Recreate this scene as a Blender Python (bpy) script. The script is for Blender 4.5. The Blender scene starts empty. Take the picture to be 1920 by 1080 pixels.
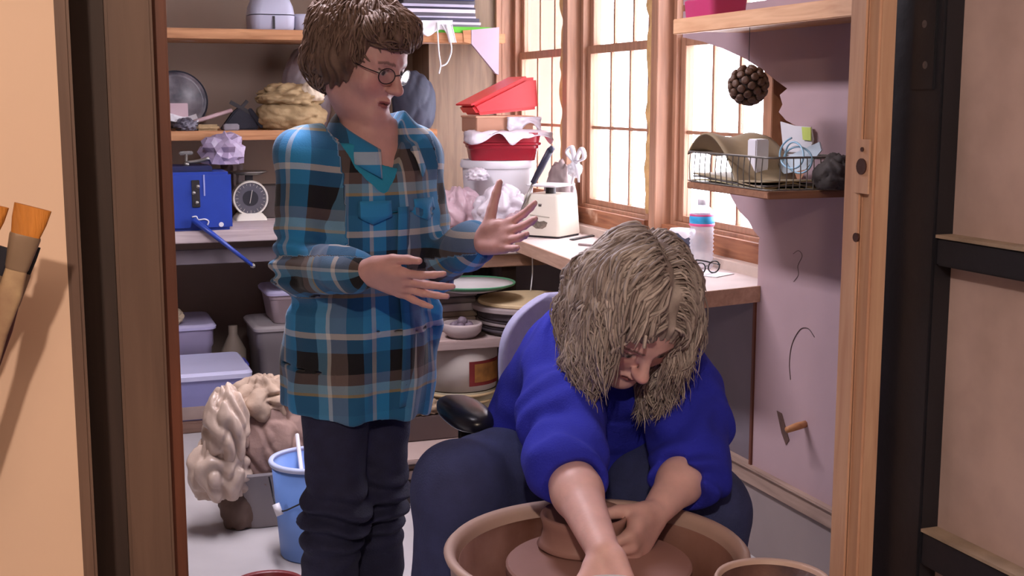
import bpy, bmesh, math, random
import numpy as np
from math import sin, cos, tan, atan, atan2, radians, pi, sqrt
from mathutils import Vector, Matrix, noise as mnoise

# ------------------------------------------------------------------ camera
sc = bpy.context.scene
F = 2360.0                       # focal length in pixels of the 1920 px frame
YAW = radians(19.8); PIT = atan(355 / F); CZ = 1.33
cam_d = bpy.data.cameras.new('camera'); cam_d.sensor_width = 36; cam_d.lens = 36 * F / 1920
cam_d.clip_start = 0.02
cam = bpy.data.objects.new('camera', cam_d); sc.collection.objects.link(cam)
cam.location = (0, 0, CZ); cam.rotation_euler = (pi / 2 - PIT, 0, -YAW)
sc.camera = cam
# ------------------------------------------------------------------ world (overcast daylight outside the windows)
W = bpy.data.worlds.new('sky'); sc.world = W; W.use_nodes = True
bgn = W.node_tree.nodes['Background']
bgn.inputs[0].default_value = (0.94, 0.90, 1.0, 1); bgn.inputs[1].default_value = 13.0
# ------------------------------------------------------------------ lamps of the two rooms
def area(name, loc, rot, sx, sy, power, col):
    l = bpy.data.lights.new(name, 'AREA'); l.shape = 'RECTANGLE'; l.size = sx; l.size_y = sy
    l.energy = power; l.color = col
    o = bpy.data.objects.new(name, l); sc.collection.objects.link(o); o.location = loc; o.rotation_euler = rot
    return o
TUBE = (0.55, 3.35, 2.26)        # ceiling tube fixture over the pottery room
BULB = (-0.25, -0.50, 2.22)       # warm bulb in the room the camera stands in
tube_light = area('tube_light', (TUBE[0], TUBE[1], TUBE[2] - 0.075), (0, 0, 0), 0.22, 1.2, 47, (0.96, 0.89, 1.0))
pl = bpy.data.lights.new('bulb_light', 'POINT'); pl.energy = 84; pl.color = (1.0, 0.80, 0.64); pl.shadow_soft_size = 0.03
bulb_light = bpy.data.objects.new('bulb_light', pl); sc.collection.objects.link(bulb_light); bulb_light.location = (BULB[0], BULB[1], BULB[2] - 0.10)
sc.view_settings.view_transform = 'Standard'; sc.view_settings.look = 'None'
sc.view_settings.exposure = 0.0; sc.view_settings.gamma = 1.0; sc.view_settings.use_curve_mapping = False

# ------------------------------------------------------------------ pixel -> place helpers
fx_, fy_ = sin(YAW), cos(YAW)
FWD = Vector((fx_ * cos(PIT), fy_ * cos(PIT), -sin(PIT))); RGT = Vector((fy_, -fx_, 0))
UPV = Vector((fx_ * sin(PIT), fy_ * sin(PIT), cos(PIT)))
def ray(px, py): return FWD + RGT * ((px - 960) / F) + UPV * ((540 - py) / F)
def PX(px, py, X): d = ray(px, py); return d * (X / d.x) + Vector((0, 0, CZ))
def PY(px, py, Y): d = ray(px, py); return d * (Y / d.y) + Vector((0, 0, CZ))
def PZ(px, py, Z): d = ray(px, py); return d * ((Z - CZ) / d.z) + Vector((0, 0, CZ))
def PD(px, py, D): d = ray(px, py); return d * (D / (d.x * fx_ + d.y * fy_)) + Vector((0, 0, CZ))
def V(*a): return Vector(a)

# ------------------------------------------------------------------ materials
def lin(c):
    r = []
    for v in c[:3]:
        v = v / 255.0
        r.append(v / 12.92 if v <= .04045 else ((v + .055) / 1.055) ** 2.4)
    return r
MATS = {}
def _base(name):
    m = bpy.data.materials.new(name); m.use_nodes = True
    nt = m.node_tree; return m, nt, nt.nodes['Principled BSDF']
def mat(name, c, rough=.6, var=.14, scale=9., bump=.12, metal=0., stretch=(1, 1, 1), c2=None, trans=0., alpha=1., bscale=None, spec=None, detail=5., sss=0., sheen=0.):
    if name in MATS: return MATS[name]
    m, nt, b = _base(name); N = nt.nodes; L = nt.links
    tc = N.new('ShaderNodeTexCoord'); mp = N.new('ShaderNodeMapping'); mp.inputs['Scale'].default_value = stretch
    L.new(tc.outputs['Object'], mp.inputs[0])
    nz = N.new('ShaderNodeTexNoise'); nz.inputs['Scale'].default_value = scale; nz.inputs['Detail'].default_value = detail
    L.new(mp.outputs[0], nz.inputs[0])
    rp = N.new('ShaderNodeValToRGB'); a = lin(c)
    lo = [x * (1 - var) for x in a]; hi = [min(1, x * (1 + var)) for x in a]
    if c2 is not None: lo, hi = a, lin(c2)
    rp.color_ramp.elements[0].position = .3; rp.color_ramp.elements[1].position = .7
    rp.color_ramp.elements[0].color = (*lo, 1); rp.color_ramp.elements[1].color = (*hi, 1)
    L.new(nz.outputs[0], rp.inputs[0]); L.new(rp.outputs[0], b.inputs['Base Color'])
    b.inputs['Roughness'].default_value = rough; b.inputs['Metallic'].default_value = metal
    b.inputs['Transmission Weight'].default_value = trans; b.inputs['Alpha'].default_value = alpha
    if spec is not None: b.inputs['Specular IOR Level'].default_value = spec
    if sss:
        b.inputs['Subsurface Weight'].default_value = sss; b.inputs['Subsurface Radius'].default_value = (.01, .004, .002)
    if sheen: b.inputs['Sheen Weight'].default_value = sheen
    if bump:
        n2 = N.new('ShaderNodeTexNoise'); n2.inputs['Scale'].default_value = bscale or scale * 5; n2.inputs['Detail'].default_value = 4
        L.new(mp.outputs[0], n2.inputs[0])
        bp = N.new('ShaderNodeBump'); bp.inputs['Strength'].default_value = bump; bp.inputs['Distance'].default_value = .01
        L.new(n2.outputs[0], bp.inputs['Height']); L.new(bp.outputs[0], b.inputs['Normal'])
    MATS[name] = m; return m
def wood(name, c, c2, axis=2, rough=.6, bump=.12, scale=6., stain=None):
    if name in MATS: return MATS[name]
    m, nt, b = _base(name); N = nt.nodes; L = nt.links
    tc = N.new('ShaderNodeTexCoord'); mp = N.new('ShaderNodeMapping')
    s = [9., 9., 9.]; s[axis] = .7; mp.inputs['Scale'].default_value = s
    L.new(tc.outputs['Object'], mp.inputs[0])
    nz = N.new('ShaderNodeTexNoise'); nz.inputs['Scale'].default_value = scale; nz.inputs['Detail'].default_value = 6; nz.inputs['Distortion'].default_value = .6
    L.new(mp.outputs[0], nz.inputs[0])
    rp = N.new('ShaderNodeValToRGB'); rp.color_ramp.elements[0].position = .32; rp.color_ramp.elements[1].position = .68
    rp.color_ramp.elements[0].color = (*lin(c), 1); rp.color_ramp.elements[1].color = (*lin(c2), 1)
    L.new(nz.outputs[0], rp.inputs[0]); src = rp.outputs[0]
    if stain:
        n3 = N.new('ShaderNodeTexNoise'); n3.inputs['Scale'].default_value = stain[1]; n3.inputs['Detail'].default_value = 6
        L.new(tc.outputs['Object'], n3.inputs[0])
        r3 = N.new('ShaderNodeValToRGB'); r3.color_ramp.elements[0].position = stain[2]; r3.color_ramp.elements[1].position = stain[2] + .1
        L.new(n3.outputs[0], r3.inputs[0])
        mx = N.new('ShaderNodeMix'); mx.data_type = 'RGBA'; L.new(r3.outputs[0], mx.inputs[0]); L.new(src, mx.inputs[6])
        mx.inputs[7].default_value = (*lin(stain[0]), 1); src = mx.outputs[2]
    L.new(src, b.inputs['Base Color']); b.inputs['Roughness'].default_value = rough
    bp = N.new('ShaderNodeBump'); bp.inputs['Strength'].default_value = bump; bp.inputs['Distance'].default_value = .005
    L.new(nz.outputs[0], bp.inputs['Height']); L.new(bp.outputs[0], b.inputs['Normal'])
    MATS[name] = m; return m
def thin_glass(name, tint=(1, 1, 1), gloss=.08, rough=.02, haze=0., hazec=(1, 1, 1)):
    if name in MATS: return MATS[name]
    m = bpy.data.materials.new(name); m.use_nodes = True; nt = m.node_tree; N = nt.nodes; L = nt.links
    N.remove(N['Principled BSDF']); out = N['Material Output']
    t = N.new('ShaderNodeBsdfTransparent'); t.inputs[0].default_value = (*tint, 1)
    g = N.new('ShaderNodeBsdfGlossy'); g.inputs['Roughness'].default_value = rough
    mx = N.new('ShaderNodeMixShader'); lw = N.new('ShaderNodeLayerWeight'); lw.inputs[0].default_value = .25
    mu = N.new('ShaderNodeMath'); mu.operation = 'MULTIPLY_ADD'; mu.inputs[1].default_value = .18; mu.inputs[2].default_value = gloss * .5
    L.new(lw.outputs['Fresnel'], mu.inputs[0]); L.new(mu.outputs[0], mx.inputs[0]); L.new(t.outputs[0], mx.inputs[1]); L.new(g.outputs[0], mx.inputs[2])
    src = mx.outputs[0]
    if haze:
        d = N.new('ShaderNodeBsdfDiffuse'); d.inputs[0].default_value = (*hazec, 1)
        tc = N.new('ShaderNodeTexCoord'); nz = N.new('ShaderNodeTexNoise'); nz.inputs['Scale'].default_value = 7; nz.inputs['Detail'].default_value = 5
        L.new(tc.outputs['Object'], nz.inputs[0])
        mr = N.new('ShaderNodeMapRange'); mr.inputs[1].default_value = .3; mr.inputs[2].default_value = .7; mr.inputs[3].default_value = haze * .8; mr.inputs[4].default_value = min(1, haze * 1.2)
        L.new(nz.outputs[0], mr.inputs[0])
        m2 = N.new('ShaderNodeMixShader'); L.new(mr.outputs[0], m2.inputs[0]); L.new(src, m2.inputs[1]); L.new(d.outputs[0], m2.inputs[2]); src = m2.outputs[0]
    L.new(src, out.inputs[0]); MATS[name] = m; return m
def emis(name, c, s):
    if name in MATS: return MATS[name]
    m, nt, b = _base(name); b.inputs['Base Color'].default_value = (*lin(c), 1)
    b.inputs['Emission Color'].default_value = (*lin(c), 1); b.inputs['Emission Strength'].default_value = s
    MATS[name] = m; return m

# ------------------------------------------------------------------ objects
C = sc.collection
WLOC = {}
def empty(name, loc, label=None, cat=None, group=None):
    o = bpy.data.objects.new(name, None); C.objects.link(o); o.location = loc; o.empty_display_size = .05
    WLOC[o] = Vector(loc)
    if label: tag(o, label, cat, group)
    return o
def tag(o, label, cat, group=None):
    o['label'] = label; o['category'] = cat
    if group: o['group'] = group
    return o
def obj(name, bm, m, parent=None, smooth=False, autosmooth=None, bevel=0., label=None, cat=None, group=None, kind=None, origin=None):
    """bm is a bmesh in world coordinates -> ONE mesh object whose origin is at its base"""
    bm.normal_update()
    if bevel:
        bmesh.ops.bevel(bm, geom=[e for e in bm.edges if e.is_manifold and e.calc_face_angle(0) > .5], offset=bevel, segments=2, affect='EDGES', clamp_overlap=True)
    co = [v.co for v in bm.verts]
    if origin is None:
        mn = [min(c[i] for c in co) for i in range(3)]; mxx = [max(c[i] for c in co) for i in range(3)]
        origin = Vector(((mn[0] + mxx[0]) / 2, (mn[1] + mxx[1]) / 2, mn[2]))
    origin = Vector(origin)
    bmesh.ops.translate(bm, verts=bm.verts, vec=-origin)
    me = bpy.data.meshes.new(name); bm.to_mesh(me); bm.free()
    if smooth: me.shade_smooth()
    if autosmooth: me.shade_smooth(); me.set_sharp_from_angle(angle=radians(autosmooth))
    me.materials.append(m)
    o = bpy.data.objects.new(name, me); C.objects.link(o)
    WLOC[o] = origin
    if parent is not None: o.parent = parent; o.location = origin - WLOC[parent]
    else: o.location = origin
    if label: tag(o, label, cat, group)
    if kind: o['kind'] = kind
    return o
def copy_piece(o, loc, parent=None):
    c = o.copy(); C.objects.link(c); WLOC[c] = Vector(loc); p = parent if parent is not None else o.parent
    c.parent = p; c.location = Vector(loc) - (WLOC[p] if p is not None else Vector()); return c

def B(): return bmesh.new()
def bx(bm, x0, x1, y0, y1, z0, z1, M=None):
    g = bmesh.ops.create_cube(bm, size=1)['verts']
    for v in g:
        v.co = Vector((x0 + (v.co.x + .5) * (x1 - x0), y0 + (v.co.y + .5) * (y1 - y0), z0 + (v.co.z + .5) * (z1 - z0)))
        if M is not None: v.co = M @ v.co
    return bm
def box(x0, x1, y0, y1, z0, z1, M=None): return bx(B(), x0, x1, y0, y1, z0, z1, M)
def obox(bm, c, ax, ay, az, s):
    """oriented box: centre, three unit axes, full sizes"""
    g = bmesh.ops.create_cube(bm, size=1)['verts']
    for v in g: v.co = Vector(c) + ax * (v.co.x * s[0]) + ay * (v.co.y * s[1]) + az * (v.co.z * s[2])
    return bm
def beam(bm, a, b, w, h, up=Vector((0, 0, 1))):
    a, b = Vector(a), Vector(b); d = (b - a); L_ = d.length; d.normalize(); s = d.cross(up).normalized(); u = s.cross(d)
    return obox(bm, (a + b) / 2, d, s, u, (L_, w, h))
def lathe(bm, c, prof, n=40, ax=None, sx=1., sy=1., wob=0., seed=0):
    """prof: list of (radius, height); closed where radius is 0"""
    c = Vector(c); az = Vector((0, 0, 1)) if ax is None else Vector(ax).normalized()
    t = Vector((1, 0, 0)) if abs(az.x) < .9 else Vector((0, 1, 0)); ux = (t - az * t.dot(az)).normalized(); uy = az.cross(ux)
    rings = []
    for k, (r, h) in enumerate(prof):
        if r <= 1e-6: rings.append([bm.verts.new(c + az * h)]); continue
        rg = []
        for i in range(n):
            a = 2 * pi * i / n; rr = r
            if wob: rr *= 1 + wob * mnoise.noise(Vector((cos(a) * 1.7 + seed, sin(a) * 1.7, h * 8)))
            rg.append(bm.verts.new(c + ux * (rr * cos(a) * sx) + uy * (rr * sin(a) * sy) + az * h))
        rings.append(rg)
    for A, Bq in zip(rings, rings[1:]):
        if len(A) == 1 and len(Bq) == 1: continue
        for i in range(n):
            j = (i + 1) % n
            if len(A) == 1: bm.faces.new((A[0], Bq[j], Bq[i])) if False else bm.faces.new((A[0], Bq[i], Bq[j]))
            elif len(Bq) == 1: bm.faces.new((A[i], A[j], Bq[0]))
            else: bm.faces.new((A[i], A[j], Bq[j], Bq[i]))
    if len(prof) == 2:
        for R_ in (rings[0], rings[-1]):
            if len(R_) > 2: bm.faces.new(R_)
    if abs(prof[0][0] - prof[-1][0]) < 1e-7 and abs(prof[0][1] - prof[-1][1]) < 1e-7 and prof[0][0] > 0: bmesh.ops.remove_doubles(bm, verts=rings[0] + rings[-1], dist=1e-6)
    bmesh.ops.recalc_face_normals(bm, faces=bm.faces)
    return bm
def smooth_path(pts, n=6):
    pts = [Vector(p) for p in pts]
    if len(pts) < 3: return pts
    P = [pts[0] * 2 - pts[1]] + pts + [pts[-1] * 2 - pts[-2]]; out = []
    for i in range(1, len(P) - 2):
        for k in range(n):
            t = k / n; a, b, c, d = P[i - 1], P[i], P[i + 1], P[i + 2]
            out.append(.5 * ((2 * b) + (c - a) * t + (2 * a - 5 * b + 4 * c - d) * t * t + (3 * b - a - 3 * c + d) * t ** 3))
    out.append(pts[-1]); return out
def tube(bm, pts, r, n=8, sm=0, flat=1., up=None):
    pts = [Vector(p) for p in pts]
    if sm: pts = smooth_path(pts, sm)
    m = len(pts); rs = r if isinstance(r, (list, tuple)) else [r] * m
    if len(rs) != m: rs = [rs[min(len(rs) - 1, int(i * (len(rs) - 1) / (m - 1)))] + 0 * i if False else float(np.interp(i / (m - 1), np.linspace(0, 1, len(rs)), rs)) for i in range(m)]
    prev = None; rings = []
    for i in range(m):
        d = (pts[min(i + 1, m - 1)] - pts[max(i - 1, 0)])
        if d.length < 1e-9: d = Vector((0, 0, 1))
        d.normalize()
        if prev is None:
            t = up if up is not None else (Vector((0, 0, 1)) if abs(d.z) < .9 else Vector((1, 0, 0)))
        else: t = prev
        u = (t - d * t.dot(d))
        if u.length < 1e-6: u = d.orthogonal()
        u.normalize(); w = d.cross(u); prev = u
        rings.append([bm.verts.new(pts[i] + u * (rs[i] * cos(2 * pi * k / n)) * flat + w * (rs[i] * sin(2 * pi * k / n))) for k in range(n)])
    for A, Bq in zip(rings, rings[1:]):
        for k in range(n): bm.faces.new((A[k], A[(k + 1) % n], Bq[(k + 1) % n], Bq[k]))
    bm.faces.new(list(reversed(rings[0]))); bm.faces.new(rings[-1])
    return bm
def prism(bm, pts, off):
    """polygon (world points, planar) pushed by the offset vector: a slab with real thickness"""
    off = Vector(off); a = [bm.verts.new(Vector(p)) for p in pts]; b = [bm.verts.new(Vector(p) + off) for p in pts]
    bm.faces.new(a); bm.faces.new(list(reversed(b))); n = len(a)
    for i in range(n): bm.faces.new((a[i], b[i], b[(i + 1) % n], a[(i + 1) % n]))
    bmesh.ops.recalc_face_normals(bm, faces=bm.faces); return bm
def rrect(cx, cy, w, d, r, rot=0., n=5):
    r = min(r, w / 2 - 1e-4, d / 2 - 1e-4); out = []
    for (sx, sy, a0) in ((1, 1, 0), (-1, 1, pi / 2), (-1, -1, pi), (1, -1, 3 * pi / 2)):
        for k in range(n + 1):
            a = a0 + (pi / 2) * k / n; x = sx * (w / 2 - r) + r * cos(a); y = sy * (d / 2 - r) + r * sin(a)
            out.append((cx + x * cos(rot) - y * sin(rot), cy + x * sin(rot) + y * cos(rot)))
    return out
def rloft(bm, c, secs, rot=0., n=5):
    """rounded-rectangle sections (z, width, depth, corner radius), capped: bins, tubs, lids"""
    rings = []
    for (z, w, d, r) in secs: rings.append([bm.verts.new(Vector((x, y, c[2] + z))) for x, y in rrect(c[0], c[1], w, d, r, rot, n)])
    m = len(rings[0])
    for A, Bq in zip(rings, rings[1:]):
        for i in range(m): bm.faces.new((A[i], A[(i + 1) % m], Bq[(i + 1) % m], Bq[i]))
    bm.faces.new(rings[0]); bm.faces.new(rings[-1]); bmesh.ops.recalc_face_normals(bm, faces=bm.faces); return bm
def crumple(bm, c, s, seed=0, amp=.25, freq=2.2, sub=4, flat=True, ridge=True, rot=0., fine=1.):
    """soft crumpled sack: displaced sphere, flat where it rests"""
    g = bmesh.ops.create_icosphere(bm, subdivisions=sub, radius=1.)['verts']
    for v in g:
        p = v.co.copy(); q = p * freq + Vector((seed * 3.1, seed * 1.7, seed * .7))
        n1 = mnoise.noise(q); n2 = mnoise.noise(q * 2.3); n3 = mnoise.noise(q * 5.1)
        d = (min(1, abs(n1) * 3.2) - .5 if ridge else n1) * amp * .8 + ((min(1, abs(n2) * 3) - .5) if ridge else n2) * amp * .55 * fine + n3 * amp * .16 * fine
        p = p * (1 + d)
        if flat: p.z = max(p.z, -.72)
        x, y = p.x * s[0] / 2, p.y * s[1] / 2
        v.co = Vector((c[0] + x * cos(rot) - y * sin(rot), c[1] + x * sin(rot) + y * cos(rot), c[2] + (p.z + (.72 if flat else 0)) * s[2] / (1.72 if flat else 2)))
    return bm
def drape(bm, c, s, seed=0, pleats=3.5, amp=.12, sub=5, top=.25):
    """sack of cloth or film with long gathered folds; c is the middle of its base"""
    g = bmesh.ops.create_icosphere(bm, subdivisions=sub, radius=1.)['verts']; o = seed * 2.37
    for v in g:
        p = v.co.copy(); az = atan2(p.y, p.x)
        f = abs(sin(az * pleats + p.z * 1.6 + o + 2.0 * nz(p.x * 1.3 + o, p.y * 1.3, p.z * 1.3))) ** .7 * amp * (1 - .3 * p.z)
        f += min(1, abs(nz(p.x * 1.7 + o, p.y * 1.7, p.z * 1.7)) * 4) * amp * .8 + nz(p.x * 4.5 + o, p.y * 4.5, p.z * 3) * amp * .22 - amp
        k = 1 + f; tp = 1.0 if p.z < .1 else 1 - top * (p.z - .1); zz = max(p.z * k, -.75)
        v.co = Vector((c[0] + p.x * s[0] / 2 * k * tp, c[1] + p.y * s[1] / 2 * k * tp, c[2] + (zz + .75) * s[2] / 1.75))
    return bm
def sheet(bm, fn, nu, nv, th=.002):
    """a thin folded sheet fn(u,v)->point, given thickness"""
    P = [[Vector(fn(i / nu, j / nv)) for j in range(nv + 1)] for i in range(nu + 1)]
    top = [[bm.verts.new(p) for p in r] for r in P]; bot = []
    for i in range(nu + 1):
        r = []
        for j in range(nv + 1):
            a = P[min(i + 1, nu)][j] - P[max(i - 1, 0)][j]; b = P[i][min(j + 1, nv)] - P[i][max(j - 1, 0)]
            n = a.cross(b); n = n.normalized() if n.length > 1e-9 else Vector((0, 0, 1)); r.append(bm.verts.new(P[i][j] - n * th))
        bot.append(r)
    for i in range(nu):
        for j in range(nv):
            bm.faces.new((top[i][j], top[i + 1][j], top[i + 1][j + 1], top[i][j + 1]))
            bm.faces.new((bot[i][j], bot[i][j + 1], bot[i + 1][j + 1], bot[i + 1][j]))
    for i in range(nu):
        bm.faces.new((top[i][0], bot[i][0], bot[i + 1][0], top[i + 1][0])); bm.faces.new((top[i][nv], top[i + 1][nv], bot[i + 1][nv], bot[i][nv]))
    for j in range(nv):
        bm.faces.new((top[0][j], top[0][j + 1], bot[0][j + 1], bot[0][j])); bm.faces.new((top[nu][j], bot[nu][j], bot[nu][j + 1], top[nu][j + 1]))
    return bm
def nz(x, y=0, z=0): return mnoise.noise(Vector((x, y, z)))
rnd = random.Random(7)

# ------------------------------------------------------------------ palette
M_ply = wood('plywood_dusty', (150, 122, 112), (172, 146, 136), 2, .7, .05)
M_plyR = mat('plywood_panel', (170, 144, 148), .7, .07, 3., .06)
M_pine = wood('pine_frame', (184, 142, 120), (208, 170, 146), 2, .55, .1)
M_pineY = wood('pine_shelf', (160, 106, 66), (196, 142, 98), 0, .6, .12, stain=((206, 190, 196), 5., .60))
M_pineW = wood('window_wood', (152, 110, 86), (180, 134, 106), 2, .5, .1)
M_pineWy = wood('window_wood_rail', (150, 96, 62), (190, 134, 90), 1, .55, .1)
M_jamb = wood('jamb_brown', (94, 70, 60), (110, 84, 72), 2, .6, .06)
M_jdark = wood('jamb_dark', (58, 43, 39), (70, 52, 47), 2, .7, .06)
M_jred = wood('jamb_edge_red', (84, 44, 32), (110, 60, 42), 2, .55, .06)
M_panelL = mat('fibreboard_warm', (218, 186, 164), .65, .05, 2.2, .03)
M_wall = mat('wall_plaster_brown', (142, 122, 108), .85, .06, 3., .05)
M_wallT = wood('paneling_tan', (116, 96, 80), (136, 114, 94), 2, .7, .05)
M_conc = mat('concrete_floor', (180, 174, 174), .75, .10, 2.5, .06)
M_ceil = mat('ceiling_white', (205, 198, 190), .9, .04, 3., .03)
M_black = mat('black_paint', (26, 26, 34), .42, .25, 6., .12)
M_dusty = mat('dusty_ledge', (150, 132, 118), .85, .2, 20., .1)
M_counter = mat('counter_top_dusty', (206, 190, 186), .7, .10, 6., .05)
M_cedge = wood('counter_edge', (168, 132, 112), (190, 154, 132), 1, .65, .06)
M_pane = thin_glass('window_glass')
M_foam = mat('insulation_foam', (206, 166, 112), .9, .22, 22., .5, bscale=60)
M_grey = mat('lower_wall_grey', (140, 126, 124), .75, .09, 3., .05)

# ------------------------------------------------------------------ the setting
def S(name, bm, m, **k): return obj(name, bm, m, kind='structure', **k)
XP, XW, YB, ZC = 1.87, 2.05, 5.90, 2.36
DY0, DY1, DX0, DX1 = 1.30, 1.42, 0.115, 0.955       # doorway wall and opening
S('floor', box(-2.2, 2.6, -2.2, YB + .2, -.1, 0), M_conc)
S('ceiling', box(-2.2, 2.6, -2.2, YB + .2, ZC, ZC + .1), M_ceil)
S('wall_back', box(-2.2, 2.6, YB, YB + .1, 0, ZC), M_wall)
S('wall_left', box(-2.2, -2.1, -2.2, YB, 0, ZC), M_wall)
S('wall_rear', box(-2.1, 2.5, -2.2, -2.1, 0, ZC), M_wall)
S('wall_side', box(2.3, 2.4, -2.1, 1.42, 0, ZC), M_wall)
# doorway wall: pieces left, right and over the opening
S('wall_front_left', box(-2.1, 0.075, DY0 + .03, DY1, 0, ZC), M_jdark)
S('wall_front_right', box(1.09, 2.3, DY0 + .02, DY1, 0, ZC), M_wall)
S('wall_front_header', box(0.03, 1.09, DY0 + .02, DY1, 2.10, ZC), M_wall)
# left of the opening: fibreboard panel, its edging, the dark recess, the jamb and its red-brown edge
S('wall_panel', box(-2.05, 0.004, 1.20, 1.222, 0, ZC), M_panelL)
tl = S('trim_1', box(0.004, 0.0165, 1.198, 1.30, 0, ZC), M_jamb, bevel=.003)
S('trim_2', box(0.050, 0.095, 1.305, 1.40, 0, 2.10), M_jamb, bevel=.003)
S('trim_3', box(0.095, 0.111, 1.335, 1.43, 0, 2.10), M_jred, bevel=.002)
# right jamb: pine board with a grooved stop, strike-plate and bored holes
XJ = 0.990
S('trim_4', box(XJ, XJ + .026, 1.372, 1.43, 0, 2.10), M_pine, bevel=.003)
stop = S('trim_5', box(XJ - .006, XJ, 1.392, 1.43, 0, 2.10), M_pine, bevel=.003)
S('trim_6', box(0.03, 1.09, 1.305, 1.43, 2.06, 2.10), M_pine)
M_brass = mat('brass_worn', (150, 96, 66), .5, .2, 20., .1, metal=.6)
M_hole = mat('bored_hole', (66, 34, 26), .8, .2, 20., .1)
# ---- right wall: window wall with three openings
WIN = [(4.945, 5.585), (4.145, 4.785), (3.325, 3.965)]
ZS, ZH = 0.905, 2.16
wr = S('wall_right', bx(box(XW - .06, XW + .10, 1.42, YB, 0, ZS - .1), XW - .06, XW + .10, 1.42, YB, ZH, ZC), M_grey)
def wallbit(y0, y1): return S('wall_right_pier', box(XW - .02, XW + .03, y0, y1, ZS - .1, ZH), M_pineW)
for a, b in ((5.585, YB), (4.785, 4.945), (3.965, 4.145), (1.42, 3.325)): wallbit(a, b)
# studs between the windows
st = []
for k, (a, b) in enumerate(((5.60, 5.66), (4.80, 4.85), (3.98, 4.03), (3.225, 3.275))):
    S('trim_%d' % (7 + k), box(XW - .085, XW - .02, a, b, .80, ZC), M_pineW, bevel=.002)
# expanding foam squeezed out along the window frames
for k, yc in enumerate((4.90, 4.085)):
    bm = B(); z = .92
    pts = []; rs = []
    while z < 2.2:
        pts.append((XW - .035 + nz(z * 9, k) * .012, yc + nz(z * 7, k + 5) * .018, z)); rs.append(.034 + .012 * nz(z * 16, k + 9)); z += .018
    tube(bm, pts, rs, 10)
    obj('insulation_bead', bm, M_foam, smooth=True, label=['yellow foam insulation oozing beside the far window post', 'yellow foam insulation oozing between middle and nearest window'][k], cat='insulation', group='foam insulation strips')
# windows
for k, (y0, y1) in enumerate(WIN):
    w = empty('window_%d' % (k + 1), (XW, (y0 + y1) / 2, ZS)); w['kind'] = 'structure'
    f = B()
    for (a, b, c, d) in ((y0, y0 + .022, ZS, ZH), (y1 - .022, y1, ZS, ZH)): bx(f, XW - .03, XW + .035, a, b, c, d)
    bx(f, XW - .03, XW + .035, y0, y1, ZS - .03, ZS); bx(f, XW - .03, XW + .035, y0, y1, ZH - .025, ZH)
    obj('window_frame', f, M_pineW, w)
    for si, (za, zb, xo) in enumerate(((ZS, 1.540, .0), (1.512, ZH - .025, .012))):
        sash = B(); xa, xb = XW + xo - .012, XW + xo + .022; ya, yb = y0 + .022, y1 - .022
        bx(sash, xa, xb, ya, ya + .034, za, zb); bx(sash, xa, xb, yb - .034, yb, za, zb)
        bt = .022 if si == 0 else .03
        bx(sash, xa, xb, ya + .034, yb - .034, za, za + bt); bx(sash, xa, xb, ya + .034, yb - .034, zb - .032, zb)
        so = obj('sash', sash, M_pineW, w, bevel=.002)
        gy0, gy1, gz0, gz1 = ya + .034, yb - .034, za + bt, zb - .032
        mz = 1.215 if si == 0 else (gz0 + gz1) / 2
        for t in (1 / 3, 2 / 3):
            yy = gy0 + (gy1 - gy0) * t
            obj('muntin', box(xa + .011, xb - .011, yy - .007, yy + .007, gz0, gz1), M_pineW, so)
        obj('muntin', box(xa + .0115, xb - .0115, gy0, gy1, mz - .006, mz + .006), M_pineW, so)
        for i in range(3):
            for (c, d) in ((gz0, mz - .007), (mz + .007, gz1)):
                p0 = gy0 + (gy1 - gy0) * i / 3; p1 = gy0 + (gy1 - gy0) * (i + 1) / 3
                obj('pane', box(XW + xo + .003, XW + xo + .006, p0 + (.009 if i else 0), p1 - (.009 if i < 2 else 0), c, d), M_pane, so)
    obj('apron_board', box(XW - .055, XW - .02, y0 - .02, y1 + .02, ZS - .10, ZS - .012), wood('apron_stained', (120, 70, 46), (168, 112, 78), 1, .6, .15, stain=((196, 160, 136), 9., .6)), w)
S('trim_20', box(XW - .10, XW - .05, 3.1, YB, .80, .83), mat('ledge_dusty', (196, 176, 164), .8, .1, 8., .1))
# plywood sheet over the nearest window, cut away in a rough arc
def pp(px, py): p = PX(px, py, XP); return Vector((XP, p.y, p.z))
arc = [(1280, 70), (1318, 78), (1355, 91), (1395, 109), (1430, 131), (1455, 151), (1476, 166), (1462, 178), (1467, 196), (1460, 210), (1474, 226), (1497, 238), (1520, 252), (1522, 300), (1500, 340), (1362, 350), (1372, 372), (1386, 396), (1403, 414), (1413, 432), (1425, 447)]
poly = [pp(*q) for q in arc]
yl = 3.118
poly += [Vector((XP, yl, .93)), Vector((XP, yl, .27)), Vector((XP, 1.43, .27)), Vector((XP, 1.43, 1.60)), Vector((XP, 3.61, 1.60))]
S('wall_right_plywood', prism(B(), poly, (.014, 0, 0)), M_plyR)
S('wall_right_lower', box(XP - .002, XP + .05, 1.43, 4.46, 0, .215), M_grey)
S('baseboard_right', bx(box(XP - .014, XP + .05, 1.43, 4.46, .215, .262), XP - .022, XP + .05, 1.43, 4.46, .262, .270), wood('rail_worn', (136, 112, 100), (164, 138, 124), 1, .7, .08), bevel=.002)
S('wall_right_undercounter', box(XP + .016, XP + .05, yl + .012, 4.46, .27, .752), mat('under_counter_grey', (112, 102, 110), .7, .12, 4., .06))
S('trim_21', box(XP - .006, XP + .012, yl, yl + .011, .27, .765), M_jred)
S('wall_right_upper', box(XP, XP + .014, 1.43, 3.61, 1.62, ZC), M_plyR)
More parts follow.
